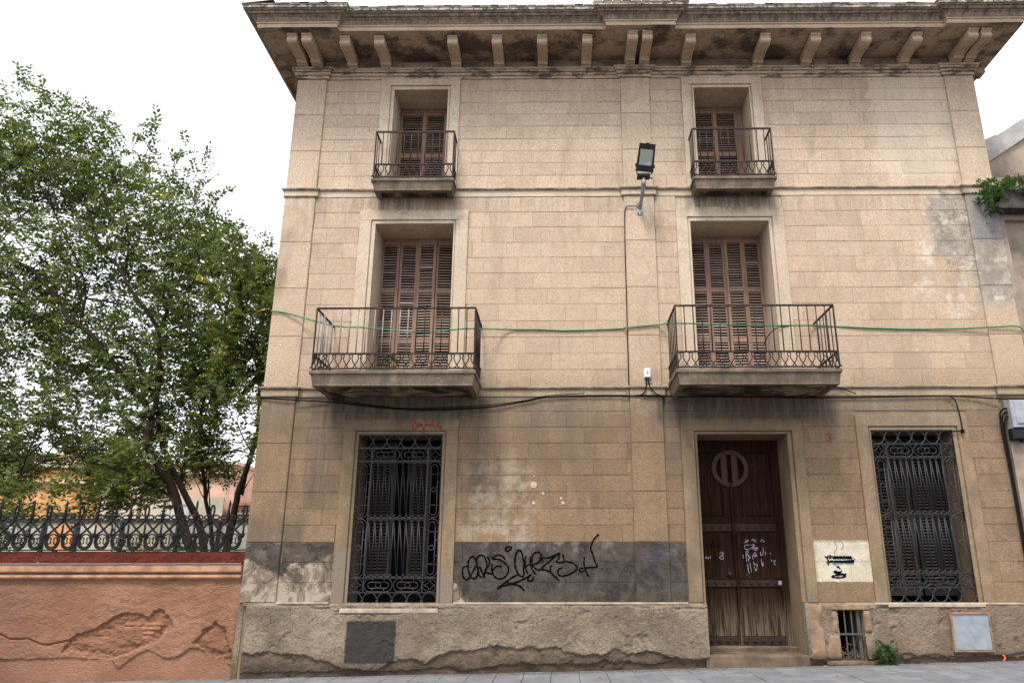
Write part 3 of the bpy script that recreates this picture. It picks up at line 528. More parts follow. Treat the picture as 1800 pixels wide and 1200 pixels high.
# --- string courses
sp = lambda: [(XL-.0, 9), (XL-.0, -.045), (-4.20, -.045), (-4.20, 0), (1.10, 0), (1.10, -.045), (1.655, -.045), (1.655, 0), (6.96, 0), (6.96, -.045), (XR, -.045), (XR, 1.0)]
prof_s = lambda z: [(-.06, z), (.022, z), (.022, z+.105), (.045, z+.115), (.055, z+.13), (.055, z+.15), (.03, z+.165), (-.06, z+.165)]
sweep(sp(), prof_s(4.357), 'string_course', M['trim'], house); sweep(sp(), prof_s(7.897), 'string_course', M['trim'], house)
sweep(sp(), [(-.06, 10.275), (.02, 10.275), (.02, 10.335), (.035, 10.34), (.05, 10.37), (.05, 10.395), (.065, 10.40), (.085, 10.43), (.10, 10.44), (.10, 10.47), (-.06, 10.47)], 'frieze_moulding', M['cornice'], house)
m = MB(); m.box(XL+.002, XR-.002, -.012, 0.002, 10.47, 10.67); m.build('frieze', M['cornice'], house)
# --- cornice
ledge = [(XL-.455, 9.4), (XL-.455, -.944), (-3.82, -.944), (-3.82, -.844), (.816, -.844), (.816, -.944), (2.02, -.944), (2.02, -.844), (6.67, -.844), (6.67, -.944), (7.975, -.944), (7.975, 9.4)]
cp = [(-.02, 10.672), (0, 10.672), (0, 10.748), (.018, 10.752), (.022, 10.778), (.036, 10.783), (.045, 10.80), (.06, 10.835), (.088, 10.858), (.092, 10.866), (.128, 10.872), (.14, 10.905), (.165, 10.912), (.172, 10.925), (.205, 10.93), (.205, 10.975), (.215, 10.98), (.215, 10.99), (-.02, 10.99)]
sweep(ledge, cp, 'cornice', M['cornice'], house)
P2 = [Vector(p) for p in ledge]
def ring(off, z):
    o = []
    for i, p in enumerate(P2):
        n0 = None
        ds = []
        if i > 0: d = (P2[i]-P2[i-1]).normalized(); ds.append(Vector((d.y, -d.x)))
        if i < len(P2)-1: d = (P2[i+1]-P2[i]).normalized(); ds.append(Vector((d.y, -d.x)))
        nn = ds[0] if len(ds) == 1 else (ds[0]+ds[1] if abs(ds[0].dot(ds[1])) < .5 else ds[0]); o.append((p.x+nn.x*off, p.y+nn.y*off, z))
    return o
for nm, off, z, th in (('soffit', -.01, 10.676, .03), ('roof_deck', -.01, 10.95, .03)):
    r = ring(off, z); n_ = len(r); m = MB(); m.add(r+[(a, b, c+th) for a, b, c in r], [tuple(range(n_)), tuple(range(n_, 2*n_))[::-1]]); m.build(nm, M['cornice'], house)
# tile course along the eaves + shallow roof
m = MB(); r = ring(.221, .0); 
for a, b in zip(r, r[1:]):
    L = math.hypot(b[0]-a[0], b[1]-a[1]); n_ = max(1, int(L/.16)); hx, hy = (b[0]-a[0])/L, (b[1]-a[1])/L
    if abs(hy) > .5 and L < 1: continue
    for i in range(n_):
        t0, t1 = L*i/n_+.004, L*(i+1)/n_-.004; nx_, ny_ = hy, -hx; dz = rng.uniform(-.004, .006); dd = rng.uniform(-.012, .008)
        q0 = (a[0]+hx*t0+nx_*dd, a[1]+hy*t0+ny_*dd); q1 = (a[0]+hx*t1+nx_*dd, a[1]+hy*t1+ny_*dd); w = .55
        m.add([(*q0, .992+10+dz), (*q1, .992+10+dz), (q1[0]-nx_*w, q1[1]-ny_*w, 11.06+dz), (q0[0]-nx_*w, q0[1]-ny_*w, 11.06+dz), (*q0, 11.008+dz), (*q1, 11.008+dz), (q1[0]-nx_*w, q1[1]-ny_*w, 11.075+dz), (q0[0]-nx_*w, q0[1]-ny_*w, 11.075+dz)],
              [(0, 1, 2, 3), (4, 5, 6, 7), (0, 1, 5, 4), (1, 2, 6, 5), (3, 0, 4, 7), (2, 3, 7, 6)], float(rng.uniform(0, 1)))
tag(m.build('eaves_tile', M['eave_tile'], house), kind='stuff')
m = MB(); a = [(XL-.3, -.75, 11.05), (XR+.3, -.75, 11.05), (XR+.3, 9.3, 11.05), (XL-.3, 9.3, 11.05), (-1.5, 4.2, 11.9), (4.3, 4.2, 11.9)]; m.add(a, [(0, 1, 5, 4), (1, 2, 5), (2, 3, 4, 5), (3, 0, 4)]); m.build('roof', M['roof_tile'], house)
# --- brackets
def bracket_mesh():
    pr = [(0, 10.672), (-.745, 10.672), (-.745, 10.628), (-.725, 10.618), (-.705, 10.60), (-.70, 10.582), (-.715, 10.572), (-.722, 10.55), (-.715, 10.527), (-.695, 10.508), (-.66, 10.50), (-.60, 10.508), (-.52, 10.528), (-.42, 10.542), (-.33, 10.542), (-.25, 10.532), (-.19, 10.52),
          (-.185, 10.497), (-.165, 10.482), (-.145, 10.482), (-.128, 10.495), (-.125, 10.50), (-.12, 10.472), (0, 10.472)]
    m = MB(); m.extx(pr, -.088, .088)
    for s in (-1, 1):      # raised side rims of the channelled underside
        m.extx([(-.66, 10.503), (-.62, 10.494), (-.52, 10.514), (-.42, 10.529), (-.33, 10.529), (-.25, 10.52), (-.22, 10.528), (-.33, 10.545), (-.52, 10.532)], s*.088-(.02 if s > 0 else 0), s*.088+(.02 if s < 0 else 0))
    return m
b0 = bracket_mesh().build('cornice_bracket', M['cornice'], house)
bx = [-4.64, -4.385, -3.742, -3.137, -1.856, -1.077, -.285, .505, 1.29, 1.546, 2.309, 3.61, 4.485, 5.36, 6.243, 7.170, 7.395]
for i, x in enumerate(bx):
    o = b0 if i == 0 else b0.copy()
    if i: COL.objects.link(o)
    o.location = (x, -.1 if (i in (0, 1, 8, 9, 15, 16)) else 0, 0)
    if i in (0, 1, 8, 9, 15, 16): o.location.y = -.09
for y in (1.2, 2.4, 3.6, 5.2):    # left flank brackets, shorter
    o = b0.copy(); COL.objects.link(o); o.rotation_euler = (0, 0, -math.pi/2); o.location = (XL, y, 0); o.scale = (1, .56, 1)
    o = b0.copy(); COL.objects.link(o); o.rotation_euler = (0, 0, math.pi/2); o.location = (XR, y, 0); o.scale = (1, .56, 1)
o = b0.copy(); COL.objects.link(o); o.rotation_euler = (0, 0, -math.pi/2); o.location = (XL, .3, 0); o.scale = (1, .56, 1)
o = b0.copy(); COL.objects.link(o); o.rotation_euler = (0, 0, math.pi/2); o.location = (XR, .3, 0); o.scale = (1, .56, 1)
m = MB(); m.tube([(-4.18, -.62, 11.0), (-4.18, -.62, 12.3)], .018, 6); m.build('rooftop_aerial_rod', M['worn_iron'], house)
# --- window and door surrounds
INN = {'2L': (-3.045, -1.953, 10.142), '2R': (2.388, 3.485, 10.136), '1L': (-3.22, -1.762, 7.459), '1R': (2.192, 3.644, 7.491), 'GL': (-3.218, -1.784, 3.811), 'GR': (4.833, 6.226, 3.863), 'D': (2.102, 3.638, 3.795)}
for k, (x0, x1, z0, z1) in SUR.items():
    ix0, ix1, iz = INN[k]; ox0, ox1, oz0, oz1 = OP[k]; zb = {'D': 1.245, 'GR': 1.238, 'GL': 1.17}.get(k, oz0+.003)
    m = MB(); Yf = -.042 if k[0] != 'D' else -.05
    m.cbox(x0, ix0, Yf, .003, zb, iz, .004, .2); m.cbox(ix1, x1, Yf, .003, zb, iz, .004, .35); m.cbox(x0, x1, Yf, .003, iz+.0005, z1, .004, .25)
    # recessed fillet and bead
    g1 = .018
    m.box(ix0+.0005, ox0, -.012, .003, zb, oz1, .4); m.box(ox1, ix1-.0005, -.012, .003, zb, oz1, .4); m.box(ix0+.0005, ix1-.0005, -.012, .003, oz1+.0005, iz-.0005, .4)
    m.cbox(ix0+g1, ox0+.004, -.026, -.0125, zb, oz1, .003, .1); m.cbox(ox1-.004, ix1-g1, -.026, -.0125, zb, oz1, .003, .1); m.cbox(ix0+g1, ix1-g1, -.026, -.0125, oz1+.0005, iz-g1, .003, .1)
    nm = 'door_surround' if k == 'D' else 'window_surround'; m.build(nm, M['trim'], house)
m = MB(); m.cbox(-3.245, -1.795, -.095, .3, 1.100, 1.163, .006); m.build('window_sill', M['marble'], house)
m = MB(); m.cbox(4.80, 6.22, -.085, .3, 1.180, 1.233, .006); m.build('window_sill', M['marble'], house)
# --- shutters
cnt = [0]; stuffslat = MB(); greyslat = MB()
slat_cache = {}
def slat_mesh(w, key, mat):
    if (round(w, 3), key) not in slat_cache:
        m = MB(); hw = w/2
        pr = [(-.014, -.016), (-.019, -.012), (.010, .016), (.015, .012)]
        m.extx([(pr[0][0], pr[0][1]), (pr[1][0], pr[1][1]), (pr[2][0], pr[2][1]), (pr[3][0], pr[3][1])], -hw, hw, .3)
        o = m.build('slat', mat); slat_cache[(round(w, 3), key)] = o.data; bpy.data.objects.remove(o)
    return slat_cache[(round(w, 3), key)]
def leaf(x0, x1, z0, z1, y, rails, parent, single=True, ang=0, name='shutter', mat='shutter', smat='slat', gap=None, tint=.3):
    """one louvred leaf, stiles + rails in one mesh, slats as sub-parts"""
    st = .042; w = x1-x0; m = MB(); r = Matrix.Rotation(ang, 3, 'Z')
    m.box(0, st, -.02, .02, 0, z1-z0, tint); m.box(w-st, w, -.02, .02, 0, z1-z0, tint+.1)
    for a, b in rails: m.box(st, w-st, -.018, .018, a-z0, b-z0, tint)
    # thin rebate bead along stile
    m.box(w-.008, w+.006, -.028, -.0205, 0, z1-z0, .7)
    m.v = [tuple(r @ Vector(p)) for p in m.v]
    o = m.build(name, M[mat], parent); o.location = (x0, y, z0)
    rr = sorted(rails)
    spans = [(a[1], b[0]) for a, b in zip(rr, rr[1:])]
    for a, b in spans:
        n_ = int((b-a)/.0475)
        for i in range(n_):
            z = a+(b-a)*(i+.5)/n_-z0; tilt = rng.uniform(-.12, .12)
            if gap and rng.random() < gap: tilt += rng.choice([-.7, .5])
            c = slat_mesh(w-2*st+.006, smat, M[smat])
            if single and cnt[0] < 296:
                s = link('slat', c, o); s.location = r @ Vector((w/2, 0, z)); s.rotation_euler = (tilt, 0, ang); cnt[0] += 1
            else:
                R = Matrix.Rotation(ang, 3, 'Z') @ Matrix.Rotation(tilt, 3, 'X'); loc = Vector((x0, y, z0))+r @ Vector((w/2, 0, z))
                vs = [tuple(R @ v.co+loc) for v in c.vertices]; (stuffslat if smat == 'slat' else greyslat).add(vs, [tuple(p.vertices) for p in c.polygons], .3)
    return o
def frame(x0, x1, z0, z1, y, parent, mat='shutter'):
    m = MB(); m.box(x0-.13, x0, y-.03, y+.05, z0, z1+.05, .6); m.box(x1, x1+.13, y-.03, y+.05, z0, z1+.05, .6); m.box(x0, x1, y-.03, y+.05, z1, z1+.05, .6); return m.build('shutter_frame', M[mat], parent)
for (xa, xb, zt) in ((-3.165, -1.865, 7.385), (2.30, 3.583, 7.398)):
    f = frame(xa, xb, 4.53, zt, .64, house); w = (xb-xa)/4
    for i in range(4):
        rl = [(4.535, 4.62), (5.452, 5.525), (6.375, 6.437), (7.29+(zt-7.39), zt)]
        leaf(xa+w*i+.003, xa+w*(i+1)-.003, 4.535, zt, .645+(.012 if i % 2 else 0), rl, house, True, ang=(.05 if i % 2 else -.05), gap=.06 if (xa > 0 and i == 3) or (xa < 0 and i == 1) else .02, tint=.2+.15*i)
for (xa, xb, zt, mid_) in ((-2.985, -2.115, 10.01, -2.52), (2.51, 3.345, 10.02, 2.925)):
    f = frame(xa, xb, 8.07, zt, .64, house)
    for a, b in ((xa, mid_), (mid_, xb)):
        leaf(a+.003, b-.003, 8.08, zt, .645, [(8.08, 8.16), (9.05, 9.125), (zt-.07, zt)], house, False, gap=.1 if xa > 0 and a == xa else .02, tint=.5)
    m = MB(); m.box(mid_-.025, mid_+.025, .60, .62, 8.1, zt-.01, .9); m.build('meeting_strip', M['shutter'], house)
# ground-floor leaves behind the grilles
for (xa, xb, a, mat) in ((-3.06, -2.66, -.10, 'slat_grey'), (-2.41, -2.10, .35, 'slat_grey')):
    leaf(xa, xb, 1.60, 3.70, .50, [(1.60, 1.66), (3.36, 3.46), (3.64, 3.70)], house, False, ang=a, mat='slat_grey', smat=mat)
for (xa, xb, a) in ((4.90, 5.26, .0), (5.28, 5.56, .12)):
    leaf(xa, xb, 1.33, 3.74, .46, [(1.33, 1.42), (2.5, 2.56), (3.64, 3.74)], house, False, ang=a, mat='slat_grey', smat='slat_grey')
for (xa, xb, a) in ((5.62, 5.90, -.25), (5.92, 6.15, -.05)):
    leaf(xa, xb, 1.33, 3.74, .50, [(1.33, 1.42), (3.64, 3.74)], house, False, ang=a, mat='lamp_body', smat='lamp_body')
for a_, b_ in ((-3.3, -1.7), (4.7, 6.3)): m = MB(); m.box(a_, b_, .68, .70, 1.1, 3.9); m.build('window_dark_backing', M['dark'], house)  # flat dark sheets standing in for the shade of the unlit rooms
tag(stuffslat.build('slat_rows', M['slat'], house), kind='stuff'); tag(greyslat.build('grey_slat_rows', M['slat_grey'], house), kind='stuff')
# --- balconies
def balcony(x0, x1, depth, ztop, zbot, zrail, zmid, pitch, nside, tone, label=None):
    """x0..x1 = slab extents at its top lip"""
    root = house
    m = MB(); lip = .045
    m.cbox(x0, x1, -depth, -.06, ztop-.055, ztop, .006, .5)
    # sloping fascia body
    vs = [(x0+.02, -depth+.02, ztop-.0555), (x1-.02, -depth+.02, ztop-.0555), (x1-.02, -.001, ztop-.0555), (x0+.02, -.001, ztop-.0555),
          (x0+lip, -depth+lip, zbot), (x1-lip, -depth+lip, zbot), (x1-lip, -.001, zbot), (x0+lip, -.001, zbot)]
    m.add(vs, [(0, 1, 2, 3), (0, 1, 5, 4), (1, 2, 6, 5), (3, 0, 4, 7), (4, 5, 6, 7)])
    slab = m.build('balcony', M['balcony'], root)
    # underside: border and recessed panel (visible from the street)
    m = MB(); e = .09; xa, xb, ya = x0+lip, x1-lip, -depth+lip
    m.box(xa, xb, ya, ya+e, zbot-.03, zbot-.001); m.box(xa, xa+e, ya+e, -.06, zbot-.03, zbot-.001); m.box(xb-e, xb, ya+e, -.06, zbot-.03, zbot-.001); m.build('underside_border', M['balcony'], slab)
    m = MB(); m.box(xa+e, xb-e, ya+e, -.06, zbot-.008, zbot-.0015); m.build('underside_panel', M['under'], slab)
    ins = .03; rx0, rx1, ry = x0+ins, x1-ins, -depth+ins; zb = ztop+.03
    m = MB()
    for z, h, w in ((zrail, .026, .024), (zmid, .026, .022), (zb, .022, .02)):
        m.box(rx0-.005, rx1+.005, ry-w, ry+.002, z-h/2, z+h/2); m.box(rx0-w/2, rx0+w/2, ry+.002, 0, z-h/2, z+h/2); m.box(rx1-w/2, rx1+w/2, ry+.002, 0, z-h/2, z+h/2)
    m.box(rx0-.011, rx0+.011, ry-.020, ry, zb, zrail); m.box(rx1-.011, rx1+.011, ry-.020, ry, zb, zrail)
    m.build('railing', M['iron'], slab)
    n_ = max(2, round((rx1-rx0)/pitch)); p = (rx1-rx0)/n_
    bm_ = MB(); bm_.tube([(0, 0, zmid), (0, 0, zrail)], .0085, 6); first = None; first_w = None
    def place(meshobj, x, y, rz=0):
        o = meshobj.copy(); COL.objects.link(o); o.location = (x, y, 0); o.rotation_euler = (0, 0, rz); o.parent = slab; return o
    bal = bm_.build('baluster', M['iron'], slab, True); bal.location = (rx0+p, ry-.009, 0)
    for i in range(2, n_):
        o = place(bal, rx0+p*i, ry-.009)
        if tone and i <= n_*.62: o.data = wb_data(zmid, zrail)
    if tone: bal.data = wb_data(zmid, zrail)
    for i in range(1, nside+1):
        for xx in (rx0, rx1):
            o = place(bal, xx, ry+(-ry)*i/(nside+1)); 
            if tone and xx == rx0: o.data = wb_data(zmid, zrail)
            elif tone: o.data = ib_data(zmid, zrail)
    # scroll units
    h = zmid-zb; sc = MB(); r = p*.20; zc = zmid-.012-r
    ang0 = math.radians(-62)
    arc = [(math.cos(t)*r, zc+math.sin(t)*r) for t in np.linspace(ang0, math.pi-ang0, 11)]
    xr_, zr_ = arc[0]
    legR = catmull([(xr_, zr_), (p*.14, zmid-h*.38), (p*.33, zmid-h*.62), (p*.78, zb)], 5)
    pts = [(-x, 0, z) for x, z in reversed(legR)]+[(x, 0, z) for x, z in reversed(arc)][1:-1]+[(x, 0, z) for x, z in legR]
    sc.tube(pts, .0088, 5)
    so_ = sc.build('scroll', M['iron'], slab, True); so_.location = (rx0+p*.5, ry-.009, 0)
    for i in range(1, n_): place(so_, rx0+p*(i+.5), ry-.009)
    ns = nside+1; ps = -ry/ns
    for i in range(ns):
        for xx in (rx0, rx1): place(so_, xx, ry+ps*(i+.5), math.pi/2)
    return slab
_wb = {}
def wb_data(a, b, mat='worn_iron', k='w'):
    if (a, b, k) not in _wb:
        m = MB(); m.tube([(0, 0, a), (0, 0, b)], .0095, 6); o = m.build('baluster', M[mat], None, True); _wb[(a, b, k)] = o.data; bpy.data.objects.remove(o)
    return _wb[(a, b, k)]
def ib_data(a, b): return wb_data(a, b, 'iron', 'i')
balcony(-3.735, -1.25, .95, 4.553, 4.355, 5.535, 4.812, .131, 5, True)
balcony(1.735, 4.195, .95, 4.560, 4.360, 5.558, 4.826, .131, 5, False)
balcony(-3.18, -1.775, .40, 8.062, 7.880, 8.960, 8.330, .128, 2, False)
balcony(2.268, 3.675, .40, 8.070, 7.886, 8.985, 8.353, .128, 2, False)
# --- ground-floor grilles
def grille(x0, x1, z0, z1, y=.004):
    """ring rows top and bottom, lozenge rows, long side ovals, serpentine centre"""
    w, h = x1-x0, z1-z0
    U_ = lambda f: z0+h*f
    ts = .0088
    zT1, zT2, zB2, zB1, zM = U_(.918), U_(.838), U_(.163), U_(.083), U_(.50); sx = .168*w; xi0, xi1 = x0+sx, x1-sx
    m = MB()
    def hb(z, a=x0, b=x1, t=.009): m.box(a, b, y-.012, y+.012, z-t, z+t)
    def vb(x, a, b, t=.010): m.box(x-t, x+t, y-.0125, y+.0125, a, b)
    hb(z0); hb(z1); hb(zT1); hb(zT2); hb(zB1); hb(zB2); hb(zM, xi0, xi1); vb(x0, z0, z1); vb(x1, z0, z1); vb(xi0, zB1, zT1, .009); vb(xi1, zB1, zT1, .009)
    g = m.build('window_grille', M['grille'], house)
    def tube_obj(nm, ptslist, r=ts, sm=True):
        m = MB()
        for p in ptslist: m.tube([(a, y, b) for a, b in p], r, 5)
        return m.build(nm, M['grille'], g, sm)
    circ = lambda cx, cz, r, a0=0, a1=360, n=20, rz=None: [(cx+math.cos(math.radians(t))*r, cz+math.sin(math.radians(t))*(rz or r)) for t in np.linspace(a0, a1, n)]
    rw = w/6; rh = (z1-zT1)/2
    base = tube_obj('ring', [circ(0, 0, rw/2-.006, rz=rh-.004)], .0115)
    k = 0
    for zc in ((z1+zT1)/2, (z0+zB1)/2):
        for i in range(6):
            o = base if k == 0 else base.copy()
            if k: COL.objects.link(o)
            o.location = (x0+rw*(i+.5), 0, zc); k += 1
    # lozenge + star rows
    def stadium(cx, cz, hw, hh, n=9):
        if hw > hh:
            c = hw-hh; p = [(cx+c+math.sin(t)*hh, cz+math.cos(t)*hh) for t in np.linspace(0, math.pi, n)]+[(cx-c-math.sin(t)*hh, cz-math.cos(t)*hh) for t in np.linspace(0, math.pi, n)]
        else:
            c = hh-hw; p = [(cx+math.cos(t)*hw, cz+c+math.sin(t)*hw) for t in np.linspace(0, math.pi, n)]+[(cx-math.cos(t)*hw, cz-c-math.sin(t)*hw) for t in np.linspace(0, math.pi, n)]
        return p+[p[0]]
    for za, zb in ((zT2, zT1), (zB1, zB2)):
        zc = (za+zb)/2; hh = (zb-za)/2-.008; cw = (xi1-xi0)/2
        for i in range(2):
            cx = xi0+cw*(i+.5)
            tube_obj('oval', [stadium(cx, zc, cw/2-.008, hh), stadium(cx, zc, cw/2-.065, hh*.45), circ(cx, zc, hh*.42, n=12)]+[[(cx+s*cw*.2, zc+t*hh*.45), (cx+s*cw*.2, zc+t*hh)] for s in (-1, 1) for t in (-1, 1)])
        for cx in (x0+sx/2, x1-sx/2):
            r = min(sx/2, hh)-.004
            q = [circ(cx, zc, sx/2-.008, rz=hh)]
            for sxn, szn, a in ((1, 1, 180), (-1, 1, 270), (-1, -1, 0), (1, -1, 90)):
                q.append([(cx+sxn*r*.95+math.cos(math.radians(t))*r*.9*1, zc+szn*r*.95+math.sin(math.radians(t))*r*.9) for t in np.linspace(a, a+90, 7)])
            tube_obj('star', q, .007)
    for cx in (x0+sx/2, x1-sx/2):
        for za, zb in ((zM, zT2), (zB2, zM)):
            zc = (za+zb)/2; hh = (zb-za)/2-.006; q = [stadium(cx, zc, sx/2-.012, hh), stadium(cx, zc, sx/2-.060, hh*.90), circ(cx, zc, .036, n=12)]
            for t in (-.62, -.3, .3, .62): q.append([(cx-sx/2+.012, zc+t*hh), (cx-sx/2+.060, zc+t*hh)]); q.append([(cx+sx/2-.060, zc+t*hh*.9), (cx+sx/2-.012, zc+t*hh*.9)])
            for t in (-.55, .55): q.append([(cx-sx/2+.060, zc+t*hh), (cx+sx/2-.060, zc+t*hh)])
            tube_obj('side_oval', q)
    # serpentine bars
    n_ = 9; p = (xi1-xi0-.02)/n_
    for za, zb in ((zM+.012, zT2-.012), (zB2+.012, zM-.012)):
        r = p*.5*.96; m = MB()
        for i in range(n_+1):       # straight legs, leaning alternately
            xb = xi0+.01+p*i; d = .24*p*2
            if i < n_: m.tube([(xb+p*.5+math.cos(t)*r, y, zb-r+math.sin(t)*r) for t in np.linspace(0, math.pi, 9)], ts, 5)
            if i < n_: m.tube([(xb+p*.5+math.cos(t)*r, y, za+r-math.sin(t)*r) for t in np.linspace(0, math.pi, 9)], ts, 5)
            m.tube([(xb, y, zb-r), (xb, y, za+r)], ts, 5)
            if i < n_: m.tube([(xb+.01, y-.004, zb-r), (xb+p-.006, y-.004, za+r)], ts*.9, 5)
        m.build('serpentine_bar', M['grille'], g, True)
    return g
grille(-3.163, -1.838, 1.172, 3.750); grille(4.870, 6.150, 1.240, 3.796)
# ================================================================== DOOR
Yd = .62
def door_leaf(x0, x1, side):
    zt, zb = 3.735, .60; m = MB(); st = .07
    if side < 0: panx = (x0+.05, 2.62); 
    else: panx = (2.905, x1-.05)
    # backing, stiles, rails of the upper panel
    m.box(x0, x1, Yd+.02, Yd+.05, zb, zt, .8)
    m.box(x0, panx[0], Yd-.01, Yd+.0195, 2.44, zt, .4); m.box(panx[1], x1, Yd-.01, Yd+.0195, 2.44, zt, .4)
    m.box(panx[0], panx[1], Yd-.01, Yd+.0195, 2.44, 2.52, .5); m.box(panx[0], panx[1], Yd-.01, Yd+.0195, 3.56, zt, .5)
    lf = m.build('door_leaf', M['door'], house)
    m = MB(); m.cbox(panx[0]+.012, panx[1]-.012, Yd+.001, Yd+.0195, 2.532, 3.548, .02, .2); m.build('panel', M['door'], lf)
    for z0, z1 in ((1.59, 2.28), (.735, 1.445)):
        xs = [2.06, 2.18, 2.275, 2.395, 2.515, 2.63, 2.735] if side < 0 else [2.80, 2.905, 3.01, 3.145, 3.31, 3.47]
        for a, b in zip(xs, xs[1:]):
            m = MB(); m.cbox(a+.002, b-.002, Yd+.002+rng.uniform(0, .003), Yd+.0198, z0, z1, .004, float(rng.uniform(0, .9))); m.build('plank', M['door'], lf)
    xs = [2.185, 2.311, 2.435, 2.562, 2.685] if side < 0 else [2.849, 2.978, 3.105, 3.229, 3.356]
    for z0, z1, mt in ((2.295, 2.425, 'door_iron'), (1.455, 1.578, 'door_iron'), (.605, .728, 'door_iron')):
        m = MB(); m.cbox(xs[0]-.075, xs[-1]+.085, Yd-.016, Yd+.0015, z0, z1, .006, .3); bd = m.build('strap', M[mt], lf)
        if z0 > 1: m = MB(); m.cbox(xs[0]-.075, xs[-1]+.085, Yd-.035, Yd+.0005, z1+.001, z1+.022, .004, .9); m.build('strap_ledge', M['door'], lf)
        for x in xs:
            m = MB(); zc = (z0+z1)/2; r = .036
            for (ra, rb, ya, yb) in ((r, r*.9, 0, -.008), (r*.9, r*.55, -.008, -.010), (r*.5, r*.42, -.006, -.022), (r*.42, 0.002, -.022, -.026)):
                n_ = 12; o = len(m.v)
                for k in range(n_): t = 2*math.pi*k/n_; m.v.append((x+math.cos(t)*ra, Yd-.016+ya, zc+math.sin(t)*ra))
                for k in range(n_): t = 2*math.pi*k/n_; m.v.append((x+math.cos(t)*rb, Yd-.016+yb, zc+math.sin(t)*rb))
                for k in range(n_): m.f.append((o+k, o+(k+1) % n_, o+n_+(k+1) % n_, o+n_+k)); m.t.append(.5)
            m.build('stud', M['door_iron'], lf, True)
    return lf
dl = door_leaf(2.05, 2.755, -1); dr = door_leaf(2.765, 3.50, 1)
m = MB(); m.box(1.98, 2.05, .605, .70, .4, 3.735, .9); m.box(3.50, 3.60, .605, .70, .4, 3.735, .9); m.box(1.98, 3.60, .605, .70, 3.736, 3.80, .9); m.build('door_frame', M['door'], house)
# ring window of the door and its two bars
def annulus(cx, cz, ro, ri, y0, y1, n=40, half=0):
    m = MB(); ts_ = np.linspace(0, 2*math.pi, n+1)
    for a, b in zip(ts_, ts_[1:]):
        p = [(cx+math.cos(t)*r, y, cz+math.sin(t)*r) for t in (a, b) for r in (ri, ro) for y in (y0, y1)]   # a:ri y0,y1, ro y0,y1 ; b ...
        m.add(p, [(0, 2, 6, 4), (0, 4, 5, 1), (2, 3, 7, 6), (1, 5, 7, 3)])
    return m
annulus(2.768, 3.29, .298, .228, Yd-.04, Yd-.0105).build('round_frame', M['door_ring'], dr, False)
m = MB(); n_ = 32; m.add([(2.768+math.cos(2*math.pi*k/n_)*.229, Yd-.0125, 3.29+math.sin(2*math.pi*k/n_)*.229) for k in range(n_)], [tuple(range(n_))]); m.build('round_opening', M['dark'], dr)
for a, b, p in ((2.622, 2.722, dl), (2.792, 2.893, dr)):
    m = MB(); m.cbox(a, b, Yd-.034, Yd-.014, 3.075, 3.505, .006, .2); m.build('upright_bar', M['door_ring'], p)
    m = MB(); m.cbox(a+.004, b-.002, Yd-.022, Yd-.0105, 2.50, 2.99, .01, .4); m.build('upright_bar', M['door'], p)
m = MB(); m.cbox(2.742, 2.782, Yd-.055, Yd-.012, 2.45, 3.06, .01, .3); m.cbox(2.734, 2.79, Yd-.06, Yd-.012, 2.22, 2.449, .01, .3); m.cbox(2.745, 2.782, Yd-.055, Yd-.012, 1.60, 2.219, .01, .3); m.cbox(2.75, 2.80, Yd-.06, Yd-.012, 1.44, 1.599, .01, .3); m.cbox(2.758, 2.795, Yd-.055, Yd-.012, .72, 1.439, .01, .3); m.cbox(2.755, 2.80, Yd-.055, Yd-.018, .605, .719, .01, .9)
m.build('meeting_strip', M['door'], dr)
m = MB(); 
for k_ in range(5): pass
m.tube([(2.652, Yd+.0, 1.645), (2.652, Yd-.03, 1.645), (2.652, Yd-.035, 1.645), (2.652, Yd-.06, 1.645), (2.652, Yd-.075, 1.645)], [.03, .02, .045, .042, .012], 12); m.build('door_knob', M['door_iron'], dl, True)
m = MB(); m.cbox(3.385, 3.43, .50, .57, 1.485, 1.545, .004); m.build('door_contact_box', M['grey_plastic'], house)
# step, threshold and rough stones around the door foot
def rough(name, x0, x1, y0, y1, z0, z1, mat, amp=.02, seed=0, parent=None, n=(14, 6, 16), rnd=.03, taper=0):
    bm_ = bmesh.new(); nx_, ny_, nz_ = n; bmesh.ops.create_cube(bm_, size=1)
    bmesh.ops.subdivide_edges(bm_, edges=bm_.edges, cuts=5, use_grid_fill=True)
    dx, dy, dz = x1-x0, y1-y0, z1-z0
    for v in bm_.verts:
        p = v.co.copy(); q = Vector((p.x*dx, p.y*dy, p.z*dz))
        # round corners
        ex = [max(0, abs(c)-(s/2-rnd)) for c, s in zip(q, (dx, dy, dz))]; L = math.sqrt(sum(e*e for e in ex))
        if L > rnd:
            for k_ in range(3):
                if ex[k_] > 0: q[k_] = math.copysign((abs(q[k_])-ex[k_])+ex[k_]*rnd/L, q[k_])
        wx = Vector((x0+dx/2, y0+dy/2, z0+dz/2))+q
        from_n = mnoise.noise_vector(wx*7+Vector((seed, 0, 0)))*amp+mnoise.noise_vector(wx*22)*amp*.4
        v.co = wx+from_n
    me = bpy.data.meshes.new(name); bm_.to_mesh(me); bm_.free(); me.materials.append(M[mat]); me.polygons.foreach_set('use_smooth', [True]*len(me.polygons))
    a = me.attributes.new('tint', 'FLOAT', 'FACE'); return link(name, me, parent)
from mathutils import noise as mnoise
rough('door_step', 2.13, 3.59, -.10, .66, .30, .535, 'stone_brown', .010, 1, house, rnd=.02)
rough('threshold', 2.02, 3.62, .40, .75, .50, .603, 'stone_brown', .006, 2, house, rnd=.015)
rough('quoin_stone', 3.60, 3.835, -.115, .10, .47, 1.225, 'stone', .022, 3, house, rnd=.06)
rough('quoin_stone', 3.865, 4.04, -.095, .08, .81, 1.13, 'stone', .012, 4, house, rnd=.03); rough('quoin_stone', 3.855, 4.045, -.10, .08, .465, .80, 'stone', .014, 5, house, rnd=.04)
